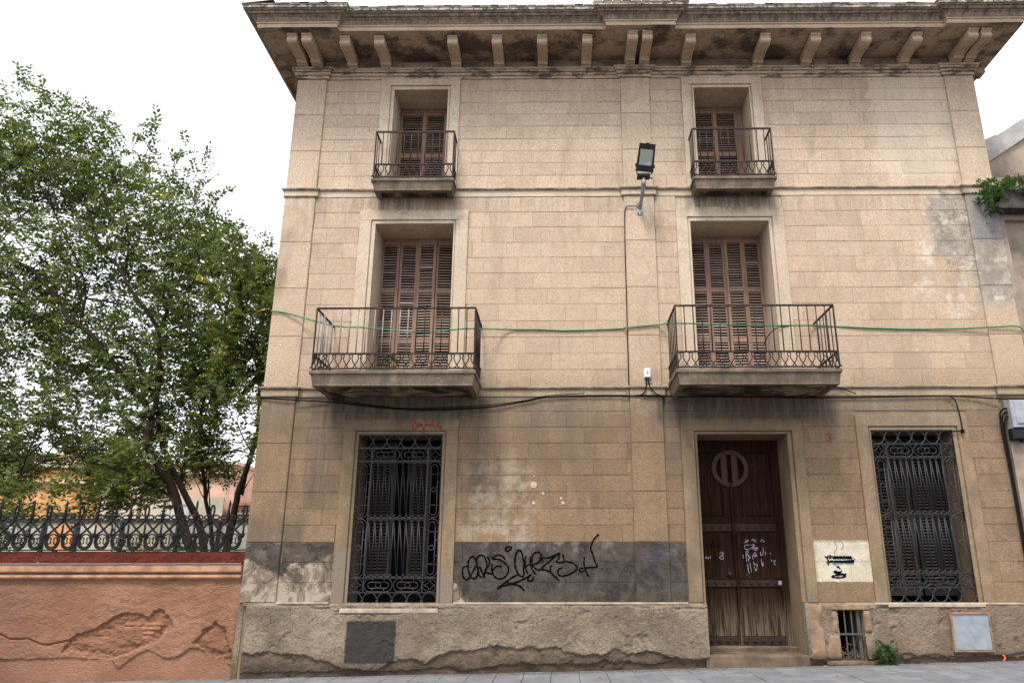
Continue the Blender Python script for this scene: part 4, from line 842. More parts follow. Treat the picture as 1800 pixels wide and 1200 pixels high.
rough('lintel_stone', 3.86, 4.52, -.105, .10, 1.14, 1.222, 'stone', .007, 6, house, rnd=.012)
rough('jamb_stone', 4.42, 4.515, -.10, .10, .83, 1.135, 'stone', .006, 7, house, rnd=.015); rough('jamb_stone', 4.42, 4.50, -.06, .10, .47, .815, 'stone_brown', .012, 8, house, rnd=.03)
rough('sill_stone', 3.82, 4.56, -.12, .10, .385, .455, 'stone_brown', .01, 9, house, rnd=.02)
rough('loose_stone', 3.59, 3.74, -.03, .25, .40, .62, 'stone_brown', .03, 10, house, rnd=.06)
# cellar vent
m = MB(); m.tube([(4.145, -.055, .45), (4.145, -.055, 1.135)], .012, 8); m.tube([(4.245, -.055, .45), (4.245, -.055, 1.135)], .012, 8); m.box(4.05, 4.47, -.08, -.062, .80, .825); m.box(4.325, 4.375, -.04, -.01, .46, 1.13)
vent = m.build('vent_bars', M['dull_steel'], house)
m = MB(); m.box(3.9, 4.6, .59, .598, .4, 1.2); m.build('vent_recess', M['dark'], house)
m = MB()
for i in range(60):
    x, z = rng.uniform(4.06, 4.34), .46+abs(rng.normal(0, .08)); d = Vector(rng.normal(0, .05, 3)); m.tube([(x, rng.uniform(-.03, .1), z), Vector((x, 0, z))+d], .003, 3, cap=False)
tag(m.build('twig_litter', M['twig']), 'dry twigs piled behind the bars of the low cellar vent beside the door', 'twigs', kind='stuff')
# ================================================================== PLINTH (rough render)
PX0, PX1 = -4.70, 7.62
lowline = [(-4.8, .52), (-4.6, .533), (-4.0, .553), (-3.7, .553), (-3.5, .476), (-3.33, .438), (-3.15, .33), (-2.64, .34), (-2.34, .476), (-2.14, .505), (-1.93, .43), (-1.75, .553), (-1.6, .572), (-.85, .638), (-.22, .608), (-.05, .638), (.2, .54), (.62, .521), (.79, .618), (.957, .54), (1.25, .60), (1.46, .56), (1.67, .482), (2.1, .472), (2.2, .46), (4.0, .45), (5.0, .50), (7.7, .52)]
lx, lz = zip(*lowline)
def pl_peel(X, Z):
    l = np.interp(X, lx, lz)+fbm(X*5, Z*5, 5, 3, .72)*.15; return sstep(l-Z, -.006, .008)
def pl_y(X, Z):
    base = -.085-.02*sstep(.9-Z, 0, .5); base = np.where(X > 4.55, base+.01, base)
    y = base-fbm(X*1.6, Z*2.2, 5, 1)*.045-fbm(X*9, Z*9, 5, 2, .75)*.03; hole = sstep(fbm(X*2.3, Z*3.1, 5, 61, .65), .16, .175); y = y+hole*.015
    pe = pl_peel(X, Z); y = y+pe*(.032+fbm(X*6, Z*9, 5, 9)*.035)
    l2 = gz(X)+.10+fbm(X*3, X*0, 4, 5)*.16; y = y+sstep(l2-Z, -.006, .01)*.03     # exposed footing
    e = sstep(Z, 1.19, 1.243); y = y*(1-e)+(-.035)*e                          # rounds over into the wall
    ln = np.exp(-((Z-1.17-fbm(X*4, X*0, 4, 21)*.06)/.012)**2)*sstep(fbm(X*2.5, Z*0, 3, 8), -.08, .05); y = y+ln*.02
    el = sstep(X, -4.60, -4.70); y = y*(1-el)+.06*el
    return y
def pl_edge(X, Z):
    l = np.interp(X, lx, lz)+fbm(X*5, Z*5, 5, 3, .72)*.15; return np.exp(-((Z-l-.012)/.009)**2)*.5*sstep(fbm(X*4,Z*4,3,77),-.1,.1)+np.exp(-((Z-(gz(X)+.10+fbm(X*3, X*0, 4, 5)*.16)-.006)/.006)**2)*.7+sstep(Z, 1.205, 1.23)*sstep(fbm(X*3, Z*0, 4, 31), -.05, .1)*.7
xs = np.arange(PX0, PX1, .0155); zs = np.arange(.12, 1.246, .0150)
pl = grid_obj('rough_plinth', xs, zs, pl_y, M['plinth'], house, holes=[(2.146, 3.575, 0, 1.3), (4.045, 4.41, .45, 1.15)], attrs={'peel': pl_peel, 'edge': pl_edge}, zbot=lambda X: gz(X)-.03)
m = MB(); m.box(-4.775, -4.69, -.012, .7, .1, 1.24); m.box(2.10, 2.145, -.075, .60, .25, 1.24); m.box(3.576, 3.60, -.06, .60, .25, 1.24); m.box(PX0, 2.1, -.04, -.001, 1.2, 1.243); m.build('plinth_return', M['plinth'], house)
for a_, b_, c_ in ((-4.2, -3.42, 1.252), (-1.58, 1.88, 1.248), (4.6, 7.6, 1.241)): m = MB(); m.cbox(a_, b_, -.075, -.001, c_-.03, c_, .006); m.build('plinth_ledge', M['marble'], house)
# metal meter door
m = MB(); m.cbox(5.665, 6.19, -.145, -.06, .600, 1.085, .006); md = m.build('meter_cabinet_door', M['galv'], house)
m = MB(); z0, z1, a, b = .575, 1.108, 5.642, 6.212; m.box(a, 5.6645, -.15, -.05, z0, z1); m.box(6.1905, b, -.15, -.05, z0, z1); m.box(5.665, 6.19, -.15, -.05, z0, .5995); m.box(5.665, 6.19, -.16, -.05, 1.0855, z1+.004); m.build('cabinet_frame', M['stone'], md)
# ================================================================== WRITING AND PAINT ON THE HOUSE
def strokes(name, polys, r, mat, y0, parent=house, k=4, label=None, sq=.0018):
    m = MB()
    for i, p in enumerate(polys):
        if len(p) < 2: continue
        q = catmull(p, k); rr = [r*(1+.25*math.sin(j*1.7+i)) for j in range(len(q))]; q = [q[0]]+q+[q[-1]]; rr = [r*.35]+rr+[r*.35]
        q = [(a, y0-.0006*(i % 4), b) for a, b in q]; q[0] = (q[0][0]+.0001, q[0][1], q[0][2]+r*.5); q[-1] = (q[-1][0]+.0001, q[-1][1], q[-1][2]-r*.5)
        m.tube(q, rr, 8, squash=sq)
    o = m.build(name, M[mat], parent); 
    if label: o['label'] = label
    return o
strokes('graffiti_tag', TAG, .0125, 'spray_black', -.0165, label='large black sprayed tag across the dark dado')
strokes('graffiti_tag', RED, .011, 'spray_red', -.0445, label='small red sprayed scrawl over the window head')
strokes('graffiti_tag', STEN, .011, 'spray_black', -.0165, label='black sprayed scrawl on the cream patch')
strokes('graffiti_tag', STENG, .006, 'spray_grey', -.0155); strokes('graffiti_tag', STENB, .006, 'spray_blue', -.0185)
strokes('marker_writing', CHALK, .0034, 'chalk', Yd-.001, dr); strokes('marker_writing', VIOL, .007, 'marker_violet', Yd-.001, dr); strokes('marker_writing', DOORDARK, .005, 'marker_dark', Yd-.001, dl)
strokes('graffiti_tag', [[(3.70, 1.30), (3.735, 1.32), (3.72, 1.26), (3.69, 1.27), (3.70, 1.30)], [(3.68, 1.18), (3.70, 1.22), (3.70, 1.14), (3.73, 1.20), (3.74, 1.12), (3.76, 1.17)], [(3.66, 1.15), (3.68, 1.08)]], .005, 'teal', -.053)
strokes('orange_mark', [[(6.333, .535), (6.356, .50), (6.33, .46)], [(6.325, .435), (6.275, .418)]], .012, 'orange', -.115)
def text(name, s, x, z, size, mat, y, parent, sx=1):
    c = bpy.data.curves.new(name, 'FONT'); c.body = s; c.size = size; c.extrude = .006; c.offset = .006; c.align_x = 'CENTER'; c.resolution_u = 3
    o = bpy.data.objects.new('t', c); COL.objects.link(o); dg = bpy.context.evaluated_depsgraph_get(); me = bpy.data.meshes.new_from_object(o.evaluated_get(dg)); bpy.data.objects.remove(o); me.name = name
    me.transform(Matrix.Translation((x, y, z)) @ Matrix.Rotation(math.pi/2, 4, 'X') @ Matrix.Diagonal((sx, 1, 1, 1))); me.materials.clear(); me.materials.append(M[mat]); return link(name, me, parent)
stv = MB()
for row, (z, n_) in enumerate(((1.902, 15), (1.850, 11), (1.800, 9))):      # illegible stencilled lines
    x = 1.385-n_*.0105
    for i in range(n_):
        if i in (6, 10) and row == 0: x += .021; continue
        for q in range(3): 
            if rng.random() < .75: stv.box(x+q*.005, x+q*.005+.004, -.0475, -.0455, z+rng.uniform(0, .008), z+.014+rng.uniform(0, .012))
        stv.box(x, x+.014, -.0477, -.0457, z+rng.choice([.0, .011, .022]), z+rng.choice([.024, .027]))
        x += .021
stv.build('stencilled_writing', M['stencil_violet'], house)
# house number 3
num = strokes('house_number', [[(4.182, 3.748), (4.215, 3.757), (4.246, 3.738), (4.240, 3.712), (4.212, 3.700), (4.243, 3.690), (4.250, 3.660), (4.220, 3.642), (4.180, 3.652)]], .0125, 'rust_red', -.022, label='small rust red digit 3', sq=.005)
for x, z, r_ in ((-.405, 2.966, .05), (-.26, 2.834, .022), (.017, 2.76, .022), (.043, 2.69, .026), (-.405, 2.69, .026), (-.40, 3.10, .012)):
    m = MB(); m.tube([(x, -.0185, z), (x, -.0125, z)], r_, 14); m.build('plaster_dab', M['plaster_dab'], house)
# ================================================================== GARDEN WALL
P1 = [(-7.23, .726), (-7.05, .838), (-6.855, .876), (-6.605, 1.065), (-6.489, 1.093), (-6.204, 1.083), (-6.095, 1.036), (-6.031, 1.14), (-5.892, 1.159), (-5.774, 1.045), (-5.724, .913), (-5.838, .801), (-6.016, .652), (-6.298, .541), (-6.545, .467), (-6.887, .485), (-7.123, .578), (-7.296, .541)]
P2_ = [(-5.399, .67), (-5.267, .876), (-5.078, .966), (-4.951, .913), (-4.897, .726), (-4.805, .541), (-4.747, .394), (-4.915, .467), (-5.081, .522), (-5.252, .615)]
P3_ = [(-9.5, .50), (-8.3, .47), (-7.284, .476), (-6.546, .476), (-6.442, .33), (-6.195, .522), (-6.028, .596), (-5.708, .458), (-5.595, .504), (-5.412, .615), (-5.271, .605), (-5.079, .513), (-4.915, .467), (-4.743, .357), (-4.6, .0), (-9.5, .0)]
CR = [(-9.0, .84), (-8.25, .801), (-8.073, .726), (-7.834, .736), (-7.515, .642), (-7.249, .717)]
def gw_d(X, Z): w = fbm(X*7, Z*7, 5, 41, .75)*.12; w2 = fbm(X*7, Z*7, 5, 47, .75)*.12; return polydist(X+w, Z+w2, P1), polydist(X+w, Z+w2, P2_), polydist(X+w*.5, Z+w2*.5, P3_)
def gw_y(X, Z):
    a, b, c = gw_d(X, Z); y = -.005-fbm(X*1.2, Z*1.5, 4, 40)*.04-fbm((X+Z*.6)*7, (Z-X*.3)*11, 5, 42, .72)*.036
    pk = np.maximum(sstep(a, -.004, .012)*(1-.55*sstep(a, .05, .28)), sstep(b, -.004, .012)*(1-.5*sstep(b, .03, .12)))
    y = y+pk*(.040+fbm(X*8, Z*16, 5, 43, .75)*.075)
    pc = sstep(c, -.004, .006); flat = .018-fbm(X*1.2, Z*1.5, 4, 40)*.03; y = y*(1-pc)+flat*pc
    cz = np.interp(X, [p[0] for p in CR], [p[1] for p in CR])+fbm(X*6, X*0, 4, 44)*.04; y = y+np.exp(-((Z-cz)/.010)**2)*.04*(X < -7.2)
    er = sstep(X, -4.80, -4.745); y = y+er*.05*sstep(fbm(Z*4, Z*0+3, 4, 46), -.15, .2)*(Z < 1.55)
    return y
def gw_pe(X, Z): a, b, c = gw_d(X, Z); return np.maximum(sstep(a, 0, .01), sstep(b, 0, .01))
def gw_e(X, Z): a, b, c = gw_d(X, Z); return np.exp(-((c+.006)/.006)**2)*(X > -7.5)*.9*sstep(fbm(X*3,Z*3,3,78),-.15,.05)+np.exp(-((a+.012)/.008)**2)*.3
gw = empty('garden_wall', (-7, 0, .15)); tag(gw, 'low salmon rendered garden wall with peeling patches and glazed red coping tiles', 'wall')
W_ = grid_obj('rendered_face', np.arange(-9.6, -4.735, .0145), np.arange(.02, 1.62, .0135), gw_y, M['salmon'], None, attrs={'peel': gw_pe, 'edge': gw_e}, zbot=lambda X: gz(X)-.03); put(W_, gw)
m = MB(); m.box(-24, -4.80, .08, .60, .0, 1.70); m.box(-24, -9.59, 0, .0795, -.2, 1.62); put(m.build('wall_core', M['salmon'], None), gw)
m = MB(); prof = [(.1, 1.575), (-.02, 1.575), (-.03, 1.585)]+[(-.035-.03*math.sin(t), 1.615-.03*math.cos(t)) for t in np.linspace(.3, math.pi-.3, 7)]+[(-.02, 1.648), (-.012, 1.655), (-.012, 1.668), (-.075, 1.676), (-.085, 1.69), (-.09, 1.775), (-.08, 1.785), (.1, 1.785)]
m.extx(prof, -24, -4.765); put(m.build('coping_moulding', M['salmon_trim'], None), gw)
i = 0; x = -12.2
while x < -4.78:       # glazed tiles on the sloping top
    x1 = min(x+.20, -4.765); m = MB(); dz = rng.uniform(-.002, .002); v = []
    sl_ = .43
    pts = [(x+.002, -.10, 1.79), (x1-.002, -.10, 1.79), (x1-.002, .32, 1.79+.42*sl_), (x+.002, .32, 1.79+.42*sl_)]
    m.add([(a, b, c+dz) for a, b, c in pts]+[(a, b, c+.018+dz) for a, b, c in pts], [(0, 3, 2, 1), (4, 5, 6, 7), (0, 1, 5, 4), (1, 2, 6, 5), (2, 3, 7, 6), (3, 0, 4, 7)], float(rng.uniform(0, 1)))
    put(m.build('coping_tile', M['glaze'], None), gw); x += .20
m = MB(); m.box(-24, -4.80, .32, .60, 1.70, 1.95); put(m.build('wall_top', M['cream_wall'], None), gw)
for (x0, x1, z) in ((-6.46, -6.215, .862), (-6.19, -5.90, .862), (-6.50, -6.20, .800), (-6.79, -6.53, .725), (-6.17, -5.98, .800), (-6.44, -6.18, .925), (-6.15, -5.86, .925), (-6.33, -6.05, .735)):
    b = rough('brick', x0, x1, .018, .07, z, z+.042, 'brick', .004, x0, None, rnd=.006); put(b, gw)
# ================================================================== IRON FENCE
fn = empty('iron_fence', (-7, .3, 2.0)); tag(fn, 'dark cast iron fence of crossing scrolls and spear points on the garden wall', 'fence')
FY, PT = .30, .2585
def ftube(lst, r=.011, n=5, sq=None):
    m = MB()
    for p in lst: m.tube([(a, 0, b) for a, b in p], r if not isinstance(p, tuple) else r, n)
    return m
m = MB(); m.box(-13, -4.79, FY-.012, FY+.012, 2.0, 2.018); m.box(-13, -4.79, FY-.008, FY+.008, 2.478, 2.49); fr = put(m.build('fence_rail', M['fence'], None), fn)
sp3 = lambda cx, cz, r, s, t0=0: [(cx+s*math.cos(t)*r*(1-.09*t), cz+math.sin(t)*r*(1-.09*t)) for t in np.linspace(t0, t0+5.4, 14)]
# X-and-ring unit (around a midpoint)
L_ = catmull([(-PT/2, .49), (-PT/2+.03, .43), (0, .32), (.085, .235), (.108, .15), (.075, .055), (0, .02)], 5)
mir = lambda p: [(-a, b) for a, b in p]
cir = [(math.cos(t)*.083, .15+math.sin(t)*.10) for t in np.linspace(0, 2*math.pi, 20)]
curl = lambda s, u: [(s*(.083-.0), .15+u*.012)]+[(s*(.045+math.cos(t)*.024), .15+u*(.026)+u*math.sin(t)*.022) for t in np.linspace(-.5, 4.2, 9)]
un = ftube([L_, mir(L_)], .0165); 
for c in [cir]: un.tube([(a, 0, b) for a, b in c], .012, 5)
for s in (-1, 1):
    for u in (-1, 1): un.tube([(a, 0, b) for a, b in curl(s, u)], .010, 5)
# node: side curls and collar ; spear or loop above, bud below
def node(kind):
    q = MB()
    for s in (-1, 1):
        q.tube([(s*.01, 0, .50)]+[(s*(.068+math.cos(math.pi-t)*.048), 0, .505+math.sin(t)*.032) for t in np.linspace(.2, 5.6, 14)], .0125, 5)
        q.tube([(s*.0, 0, .52), (s*.03, 0, .54), (s*.045, 0, .565)] if kind else [(0, 0, .52), (s*.012, 0, .54)], [.016, .012, .003] if kind else [.012, .01], 5)
    q.box(-.022, .022, -.018, .018, .478, .497)
    if kind: q.tube([(0, 0, .42), (0, 0, .55), (0, 0, .62), (.003, 0, .72), (.004, 0, .775)], [.022, .028, .018, .018, .005], 6)
    else: q.tube([(math.sin(t)*.028*(1 if t < math.pi else 1), 0, .60-math.cos(t)*.09) for t in np.linspace(0, 2*math.pi, 18)], .016, 5)
    return q
q = MB(); q.tube([(0, 0, .19), (0, 0, .235), (0, 0, .26), (.003, 0, .33), (.0, 0, .385), (0, 0, .398)], [.012, .034, .020, .016, .018, .004], 6)
for s in (-1, 1): q.tube([(0, 0, .22), (s*.025, 0, .25), (s*.05, 0, .262)], [.014, .012, .004], 4)
BD0 = q.build('bud', M['fence'], None, True)
U0 = un.build('ring_scroll', M['fence'], None, True); SP0 = node(1).build('spear', M['fence'], None, True); LP0 = node(0).build('loop_finial', M['fence'], None, True)
x0 = -7.279
for k in range(-17, 10):
    x = x0+PT*k
    src = SP0 if k % 2 == 0 else LP0
    if x < -4.83:
        for s_ in (src, BD0): o = s_.copy(); COL.objects.link(o); o.location = (x, FY, 2.0); put(o, fn)
    if x+PT/2 < -4.83: o = U0.copy(); COL.objects.link(o); o.location = (x+PT/2, FY, 2.0); put(o, fn)
for o_, k_ in ((SP0, 18), (BD0, 18), (U0, 17.5), (LP0, 19)): o_.location = (x0-PT*k_, FY, 2.0); put(o_, fn)
for x in (-8.95, -7.86, -6.79, -5.75):
    m = MB(); m.box(x-.05, x+.05, FY-.03, FY+.03, 1.965, 1.985); m.box(x-.035, x+.035, FY-.02, FY+.02, 1.985, 2.0); m.tube([(x, FY, 1.9), (x, FY, 2.0)], .014, 6); put(m.build('fence_foot', M['fence'], None), fn)
m = MB()
for i in range(26):
    a = Vector((-6.35+rng.normal(0, .12), .42, 1.95)); d = Vector((rng.normal(-.1, .35), rng.uniform(-.25, .1), rng.uniform(.1, .45))); m.tube([a, a+d*.5+Vector((0, 0, .05)), a+d], [.004, .003, .001], 4, cap=False)
tag(m.build('dry_weed', M['twig']), 'dry straggling weed growing through the iron fence by the trunks', 'weed')
# ================================================================== CABLES, LAMP, BOXES
def cable(name, pts, r, mat, label, cat, k=6, clips=True):
    q = catmull(pts, k); m = MB(); m.tube(q, r, 6); o = m.build(name, M[mat], None, True); tag(o, label, cat); return o
cable('green_cable', [(-4.80, .4, 5.83), (-4.77, -.02, 5.81), (-4.70, -.07, 5.80), (-4.468, -.075, 5.758), (-3.66, -.25, 5.485), (-3.1, -.52, 5.36), (-2.55, -.66, 5.265), (-2.035, -.72, 5.215), (-1.5, -.62, 5.30), (-1.22, -.30, 5.40), (-.9, -.06, 5.47), (-.35, -.03, 5.475), (.155, -.03, 5.457), (1.0, -.03, 5.485), (1.1, -.065, 5.493), (1.66, -.075, 5.543), (1.74, -.2, 5.52), (2.2, -.5, 5.41), (2.653, -.52, 5.378), (3.3, -.5, 5.375), (3.9, -.3, 5.44), (4.17, -.04, 5.525), (4.9, -.03, 5.49), (5.714, -.03, 5.459), (6.5, -.04, 5.462), (7.0, -.07, 5.475), (7.38, -.085, 5.488), (7.50, -.09, 5.43), (7.54, -.08, 5.2), (7.55, -.02, 4.9)], .0125, 'green_cable', 'green cable sagging across the first floor and behind both balcony railings', 'cable')
BC = [(-4.81, .3, 4.36), (-4.79, -.03, 4.345), (-4.70, -.07, 4.333), (-4.197, -.075, 4.295), (-3.651, -.04, 4.275), (-3.102, -.05, 4.209), (-2.55, -.05, 4.155), (-2.015, -.05, 4.141), (-1.205, -.05, 4.176), (-.575, -.04, 4.266), (-.215, -.04, 4.339), (.4, -.045, 4.362), (1.05, -.05, 4.362), (1.40, -.075, 4.352), (1.645, -.07, 4.347), (2.2, -.04, 4.345), (2.85, -.04, 4.339), (3.747, -.04, 4.325), (4.645, -.04, 4.324), (5.4, -.04, 4.335), (6.082, -.045, 4.344), (6.57, -.05, 4.319), (6.9, -.075, 4.29), (7.324, -.08, 4.285), (9, -.05, 4.28)]
cable('black_cable', BC, .0115, 'black_rubber', 'thick black cable drooping below the first floor string course', 'cable')
cable('black_cable', [(a, b-.012, c+.026+.012*math.sin(a*3)) for a, b, c in BC[3:12]], .007, 'black_rubber', 'thinner black cable twisted along the thick one under the left balcony', 'cable')
cable('black_cable', [(1.385, -.075, 7.668), (1.30, -.075, 7.675), (1.196, -.07, 7.681), (1.150, -.06, 7.66), (1.128, -.06, 7.58), (1.118, -.06, 7.3), (1.112, -.055, 6.7), (1.110, -.06, 6.0), (1.108, -.055, 5.4), (1.106, -.06, 4.9), (1.104, -.06, 4.58), (1.104, -.085, 4.52), (1.104, -.08, 4.37)], .0075, 'black_rubber', 'thin black cable running down beside the central pilaster from the floodlight', 'cable')
cable('black_cable', [(6.10, -.06, 4.345), (6.19, -.065, 4.32), (6.25, -.065, 4.25), (6.275, -.065, 4.10), (6.288, -.065, 3.95), (6.283, -.07, 3.80), (6.27, -.075, 3.775), (6.20, -.07, 3.772), (6.12, -.05, 3.775)], .011, 'black_rubber', 'short black cable hanging to the corner of the right ground floor window', 'cable')
m = MB(); m.cbox(6.262, 6.305, -.10, -.045, 3.745, 3.80, .006); tag(m.build('cable_junction', M['black_rubber'], None), 'small black cable junction on the right grille window surround', 'junction box')
cable('black_cable', [(1.385, -.10, 4.647), (1.383, -.10, 4.58), (1.375, -.10, 4.50), (1.34, -.09, 4.40), (1.28, -.08, 4.36)], .010, 'black_rubber', 'left of two short cables below the small white box', 'cable')
cable('black_cable', [(1.415, -.10, 4.647), (1.417, -.10, 4.56), (1.46, -.10, 4.45), (1.53, -.09, 4.38), (1.62, -.08, 4.345)], .010, 'black_rubber', 'right of two short cables below the small white box', 'cable')
cable('black_cable', [(4.19, -.4, 4.42), (4.32, -.12, 4.48), (4.48, -.06, 4.47), (4.62, -.06, 4.41), (4.70, -.07, 4.375)], .009, 'black_rubber', 'short black cable curling off the right end of the doorway balcony', 'cable')
cable('black_cable', [(3.36, .1, 5.26), (3.42, -.02, 5.38), (3.55, -.05, 5.48), (3.75, -.05, 5.52)], .008, 'black_rubber', 'short black cable looping out of the right balcony window', 'cable')
for i, (zc, xo) in enumerate(((4.12, .0), (4.06, .022), (3.99, .045))):
    cable('black_cable', [(7.00, -.12, zc), (6.955+xo*.3, -.13, zc-.005), (6.90+xo, -.12, zc-.05), (6.885+xo, -.10, zc-.16), (6.90+xo*.8, -.08, 3.6), (6.915+xo*.6, -.075, 3.0), (6.915+xo*.6, -.075, 2.0), (6.915+xo*.6, -.075, 1.30)], .016, 'black_rubber', ('topmost', 'middle', 'lowest')[i]+' of three thick black cables bending out of the grey electricity box', 'cable')
# white junction box
jb = empty('junction_box', (1.402, -.05, 4.647)); tag(jb, 'small white junction box low on the central pilaster', 'junction box')
m = MB(); m.cbox(1.352, 1.452, -.115, -.046, 4.647, 4.792, .008); put(m.build('box_body', M['white_plastic'], None), jb)
m = MB(); m.cbox(1.385, 1.420, -.121, -.1155, 4.70, 4.76, .003); m.tube([(1.402, -.116, 4.715), (1.402, -.124, 4.715)], .012, 8); put(m.build('box_catch', M['grey_plastic'], None), jb)
# floodlight
fl = empty('floodlight', (1.385, -.045, 7.62)); tag(fl, 'anthracite floodlight on a bent steel arm fixed to the central pilaster', 'floodlight')
m = MB(); m.cbox(1.333, 1.437, -.062, -.0455, 7.525, 7.755, .004); 
mp = put(m.build('wall_plate', M['galv_dark'], None), fl)
for x in (1.355, 1.415):
    for z in (7.555, 7.725):
        q = MB(); q.tube([(x, -.06, z), (x, -.074, z)], .010, 6); b = q.build('bolt', M['lamp_body'], None); b.parent = mp; b.matrix_parent_inverse = Matrix.Translation(fl.location).inverted() @ Matrix.Translation(fl.location)
m = MB(); m.tube(catmull([(1.388, -.06, 7.645), (1.392, -.16, 7.68), (1.405, -.30, 7.76), (1.415, -.395, 7.85), (1.418, -.42, 7.90), (1.420, -.43, 7.97)], 4), .030, 12); put(m.build('bent_arm', M['galv_dark'], None, True), fl)
m = MB(); m.tube([(1.418, -.42, 7.86), (1.424, -.435, 8.02)], .039, 12); put(m.build('arm_sleeve', M['galv_dark'], None, True), fl)
m = MB(); m.cbox(1.318, 1.528, -.50, -.37, 8.015, 8.075, .01); m.tube([(1.51, -.45, 8.02), (1.545, -.46, 8.0), (1.57, -.46, 7.995)], .010, 5); put(m.build('lamp_cradle', M['lamp_body'], None), fl)
for s, x in ((-1, 1.305), (1, 1.572)):
    m = MB(); m.tube([(x-s*.06, -.44, 8.05), (x-s*.01, -.45, 8.09), (x, -.46, 8.17)], .009, 6); put(m.build('yoke_arm', M['lamp_body'], None), fl)
RT = Matrix.Translation((1.435, -.47, 8.11)) @ Matrix.Rotation(math.radians(7), 4, 'Y') @ Matrix.Rotation(math.radians(22), 4, 'X')
def hd(mb): mb.v = [tuple(RT @ Vector(p)) for p in mb.v]; return mb
m = MB(); m.add([(-.148, -.05, 0), (.148, -.05, 0), (.148, .02, 0), (-.148, .02, 0), (-.135, -.05, .46), (.135, -.05, .46), (.135, .02, .45), (-.135, .02, .45)], [(0, 3, 2, 1), (4, 5, 6, 7), (0, 1, 5, 4), (1, 2, 6, 5), (2, 3, 7, 6), (3, 0, 4, 7)])
for i in range(9): m.box(-.12+i*.028, -.113+i*.028, .02, .055, .05, .40)
m.tube([(-.165, -.02, .1), (.165, -.02, .1)], .028, 10); m.tube([(-.025, -.045, .463), (.025, -.045, .463)], .014, 8)
lh = put(hd(m).build('lamp_head', M['lamp_body'], None), fl)
m = MB(); m.cbox(-.105, .105, -.0565, -.0505, .10, .36, .003); g_ = hd(m).build('lamp_glass', M['lamp_glass'], None); g_.parent = lh
m = MB(); m.box(-.10, .10, -.0585, -.057, .10, .165); g_ = hd(m).build('reflector_edge', M['galv_dark'], None); g_.parent = lh
for c in (g_,): pass
# grey electricity box
eb = empty('electricity_box', (7.1, -.1, 3.65)); tag(eb, 'weathered grey electricity box high on the right edge of the facade', 'electricity box')
m = MB(); m.cbox(7.0, 7.62, -.23, -.075, 3.80, 4.235, .012); put(m.build('box_body', M['grey_plastic'], None), eb)
m = MB(); m.cbox(7.06, 7.60, -.245, -.2305, 3.86, 4.20, .006); put(m.build('box_lid', M['grey_plastic'], None), eb)
m = MB(); m.cbox(6.985, 7.60, -.21, -.075, 3.62, 3.795, .02); put(m.build('cable_head', M['lamp_body'], None), eb)
for x in (7.12, 7.24, 7.36): m = MB(); m.tube([(x, -.15, 3.64), (x, -.15, 3.58)], .025, 8); put(m.build('cable_gland', M['black_rubber'], None), eb)
m = MB(); m.box(6.995, 7.60, -.075, 0.002, 1.245, 4.30); m.build('cement_pier', M['neighbour'], house)
# ================================================================== NEIGHBOURING HOUSE (right)
nb = empty('neighbour_house', (8.5, .1, .45)); tag(nb, 'weathered grey-beige neighbouring house at the right edge with a sloping parapet', 'house')
m = MB(); m.box(7.62, 20, .13, 6, .2, 8.3); put(m.build('front_wall', M['neighbour'], None), nb)
m = MB(); m.box(7.505, 7.615, .02, 6, .2, 7.60); m.box(7.6155, 20, .02, .129, 7.43, 7.60); m.box(12, 12.2, .02, .129, .3, 7.43); put(m.build('plaster_frame', M['neighbour'], None), nb)
m = MB(); a = [(7.36, 7.53), (7.47, 7.52), (20, 7.50), (20, 7.86), (7.57, 7.87), (7.52, 7.84)]
n_ = len(a); m.add([(x, -.25, z) for x, z in a]+[(x, .4, z) for x, z in a], [tuple(range(n_)), tuple(range(n_, 2*n_))[::-1]]+[(i, (i+1) % n_, n_+(i+1) % n_, n_+i) for i in range(n_)]); put(m.build('balcony_ledge', M['ledge'], None), nb)
def poly(mb, pts, y0, y1):
    n_ = len(pts); mb.add([(x, y0, z) for x, z in pts]+[(x, y1, z) for x, z in pts], [tuple(range(n_)), tuple(range(n_, 2*n_))[::-1]]+[(i, (i+1) % n_, n_+(i+1) % n_, n_+i) for i in range(n_)])
sl_ = .66
m = MB(); poly(m, [(7.505, 8.0), (14, 8.0), (14, 12.0), (11.2, 11.5-.36), (7.505, 9.08-.40)], 1.0, 6.0); put(m.build('gable_wall', M['neighbour'], None), nb)
m = MB(); poly(m, [(7.505, 9.08-.398), (11.2, 11.142), (11.2, 11.54), (8.35, 9.64), (8.33, 9.66), (8.12, 9.56), (8.10, 9.48), (7.505, 9.08)], .94, 6.05); put(m.build('parapet_cap', M['neighbour_cap'], None), nb)
# ================================================================== HOUSES BEHIND THE GARDEN
def bwin(parent, x0, x1, z0, z1, y, pm='pane', fm='dark_frame'):
    f = MB(); t = .07
    f.box(x0-t, x0, y-.06, y, z0-t, z1+t); f.box(x1, x1+t, y-.06, y, z0-t, z1+t); f.box(x0, x1, y-.06, y, z1, z1+t); f.box(x0, x1, y-.06, y, z0-t, z0); fo = put(f.build('window', M[fm], None), parent)
    q = MB(); q.box(x0, x1, y-.03, y-.01, z0, z1); po = q.build('pane', M[pm], None); po.parent = fo
    return fo
oh = empty('orange_house', (-19, 14, 1.5)); tag(oh, 'low orange house with white cornice lines behind the trees', 'house')
m = MB(); m.box(-30, -15.4, 14, 20, 1, 5.15); put(m.build('wall', M['orange_wall'], None), oh)
m = MB(); m.box(-30, -15.3, 13.8, 14, 5.15, 5.32); m.box(-30, -15.3, 13.85, 14, 4.62, 4.70); put(m.build('cornice', M['cream_wall'], None), oh)
m = MB(); m.box(-30, -15.3, 13.9, 20, 5.32, 5.62); put(m.build('parapet', M['peach_wall'], None), oh)
for x in (-18.6, -16.9): bwin(oh, x, x+.7, 2.2, 3.6, 13.99)
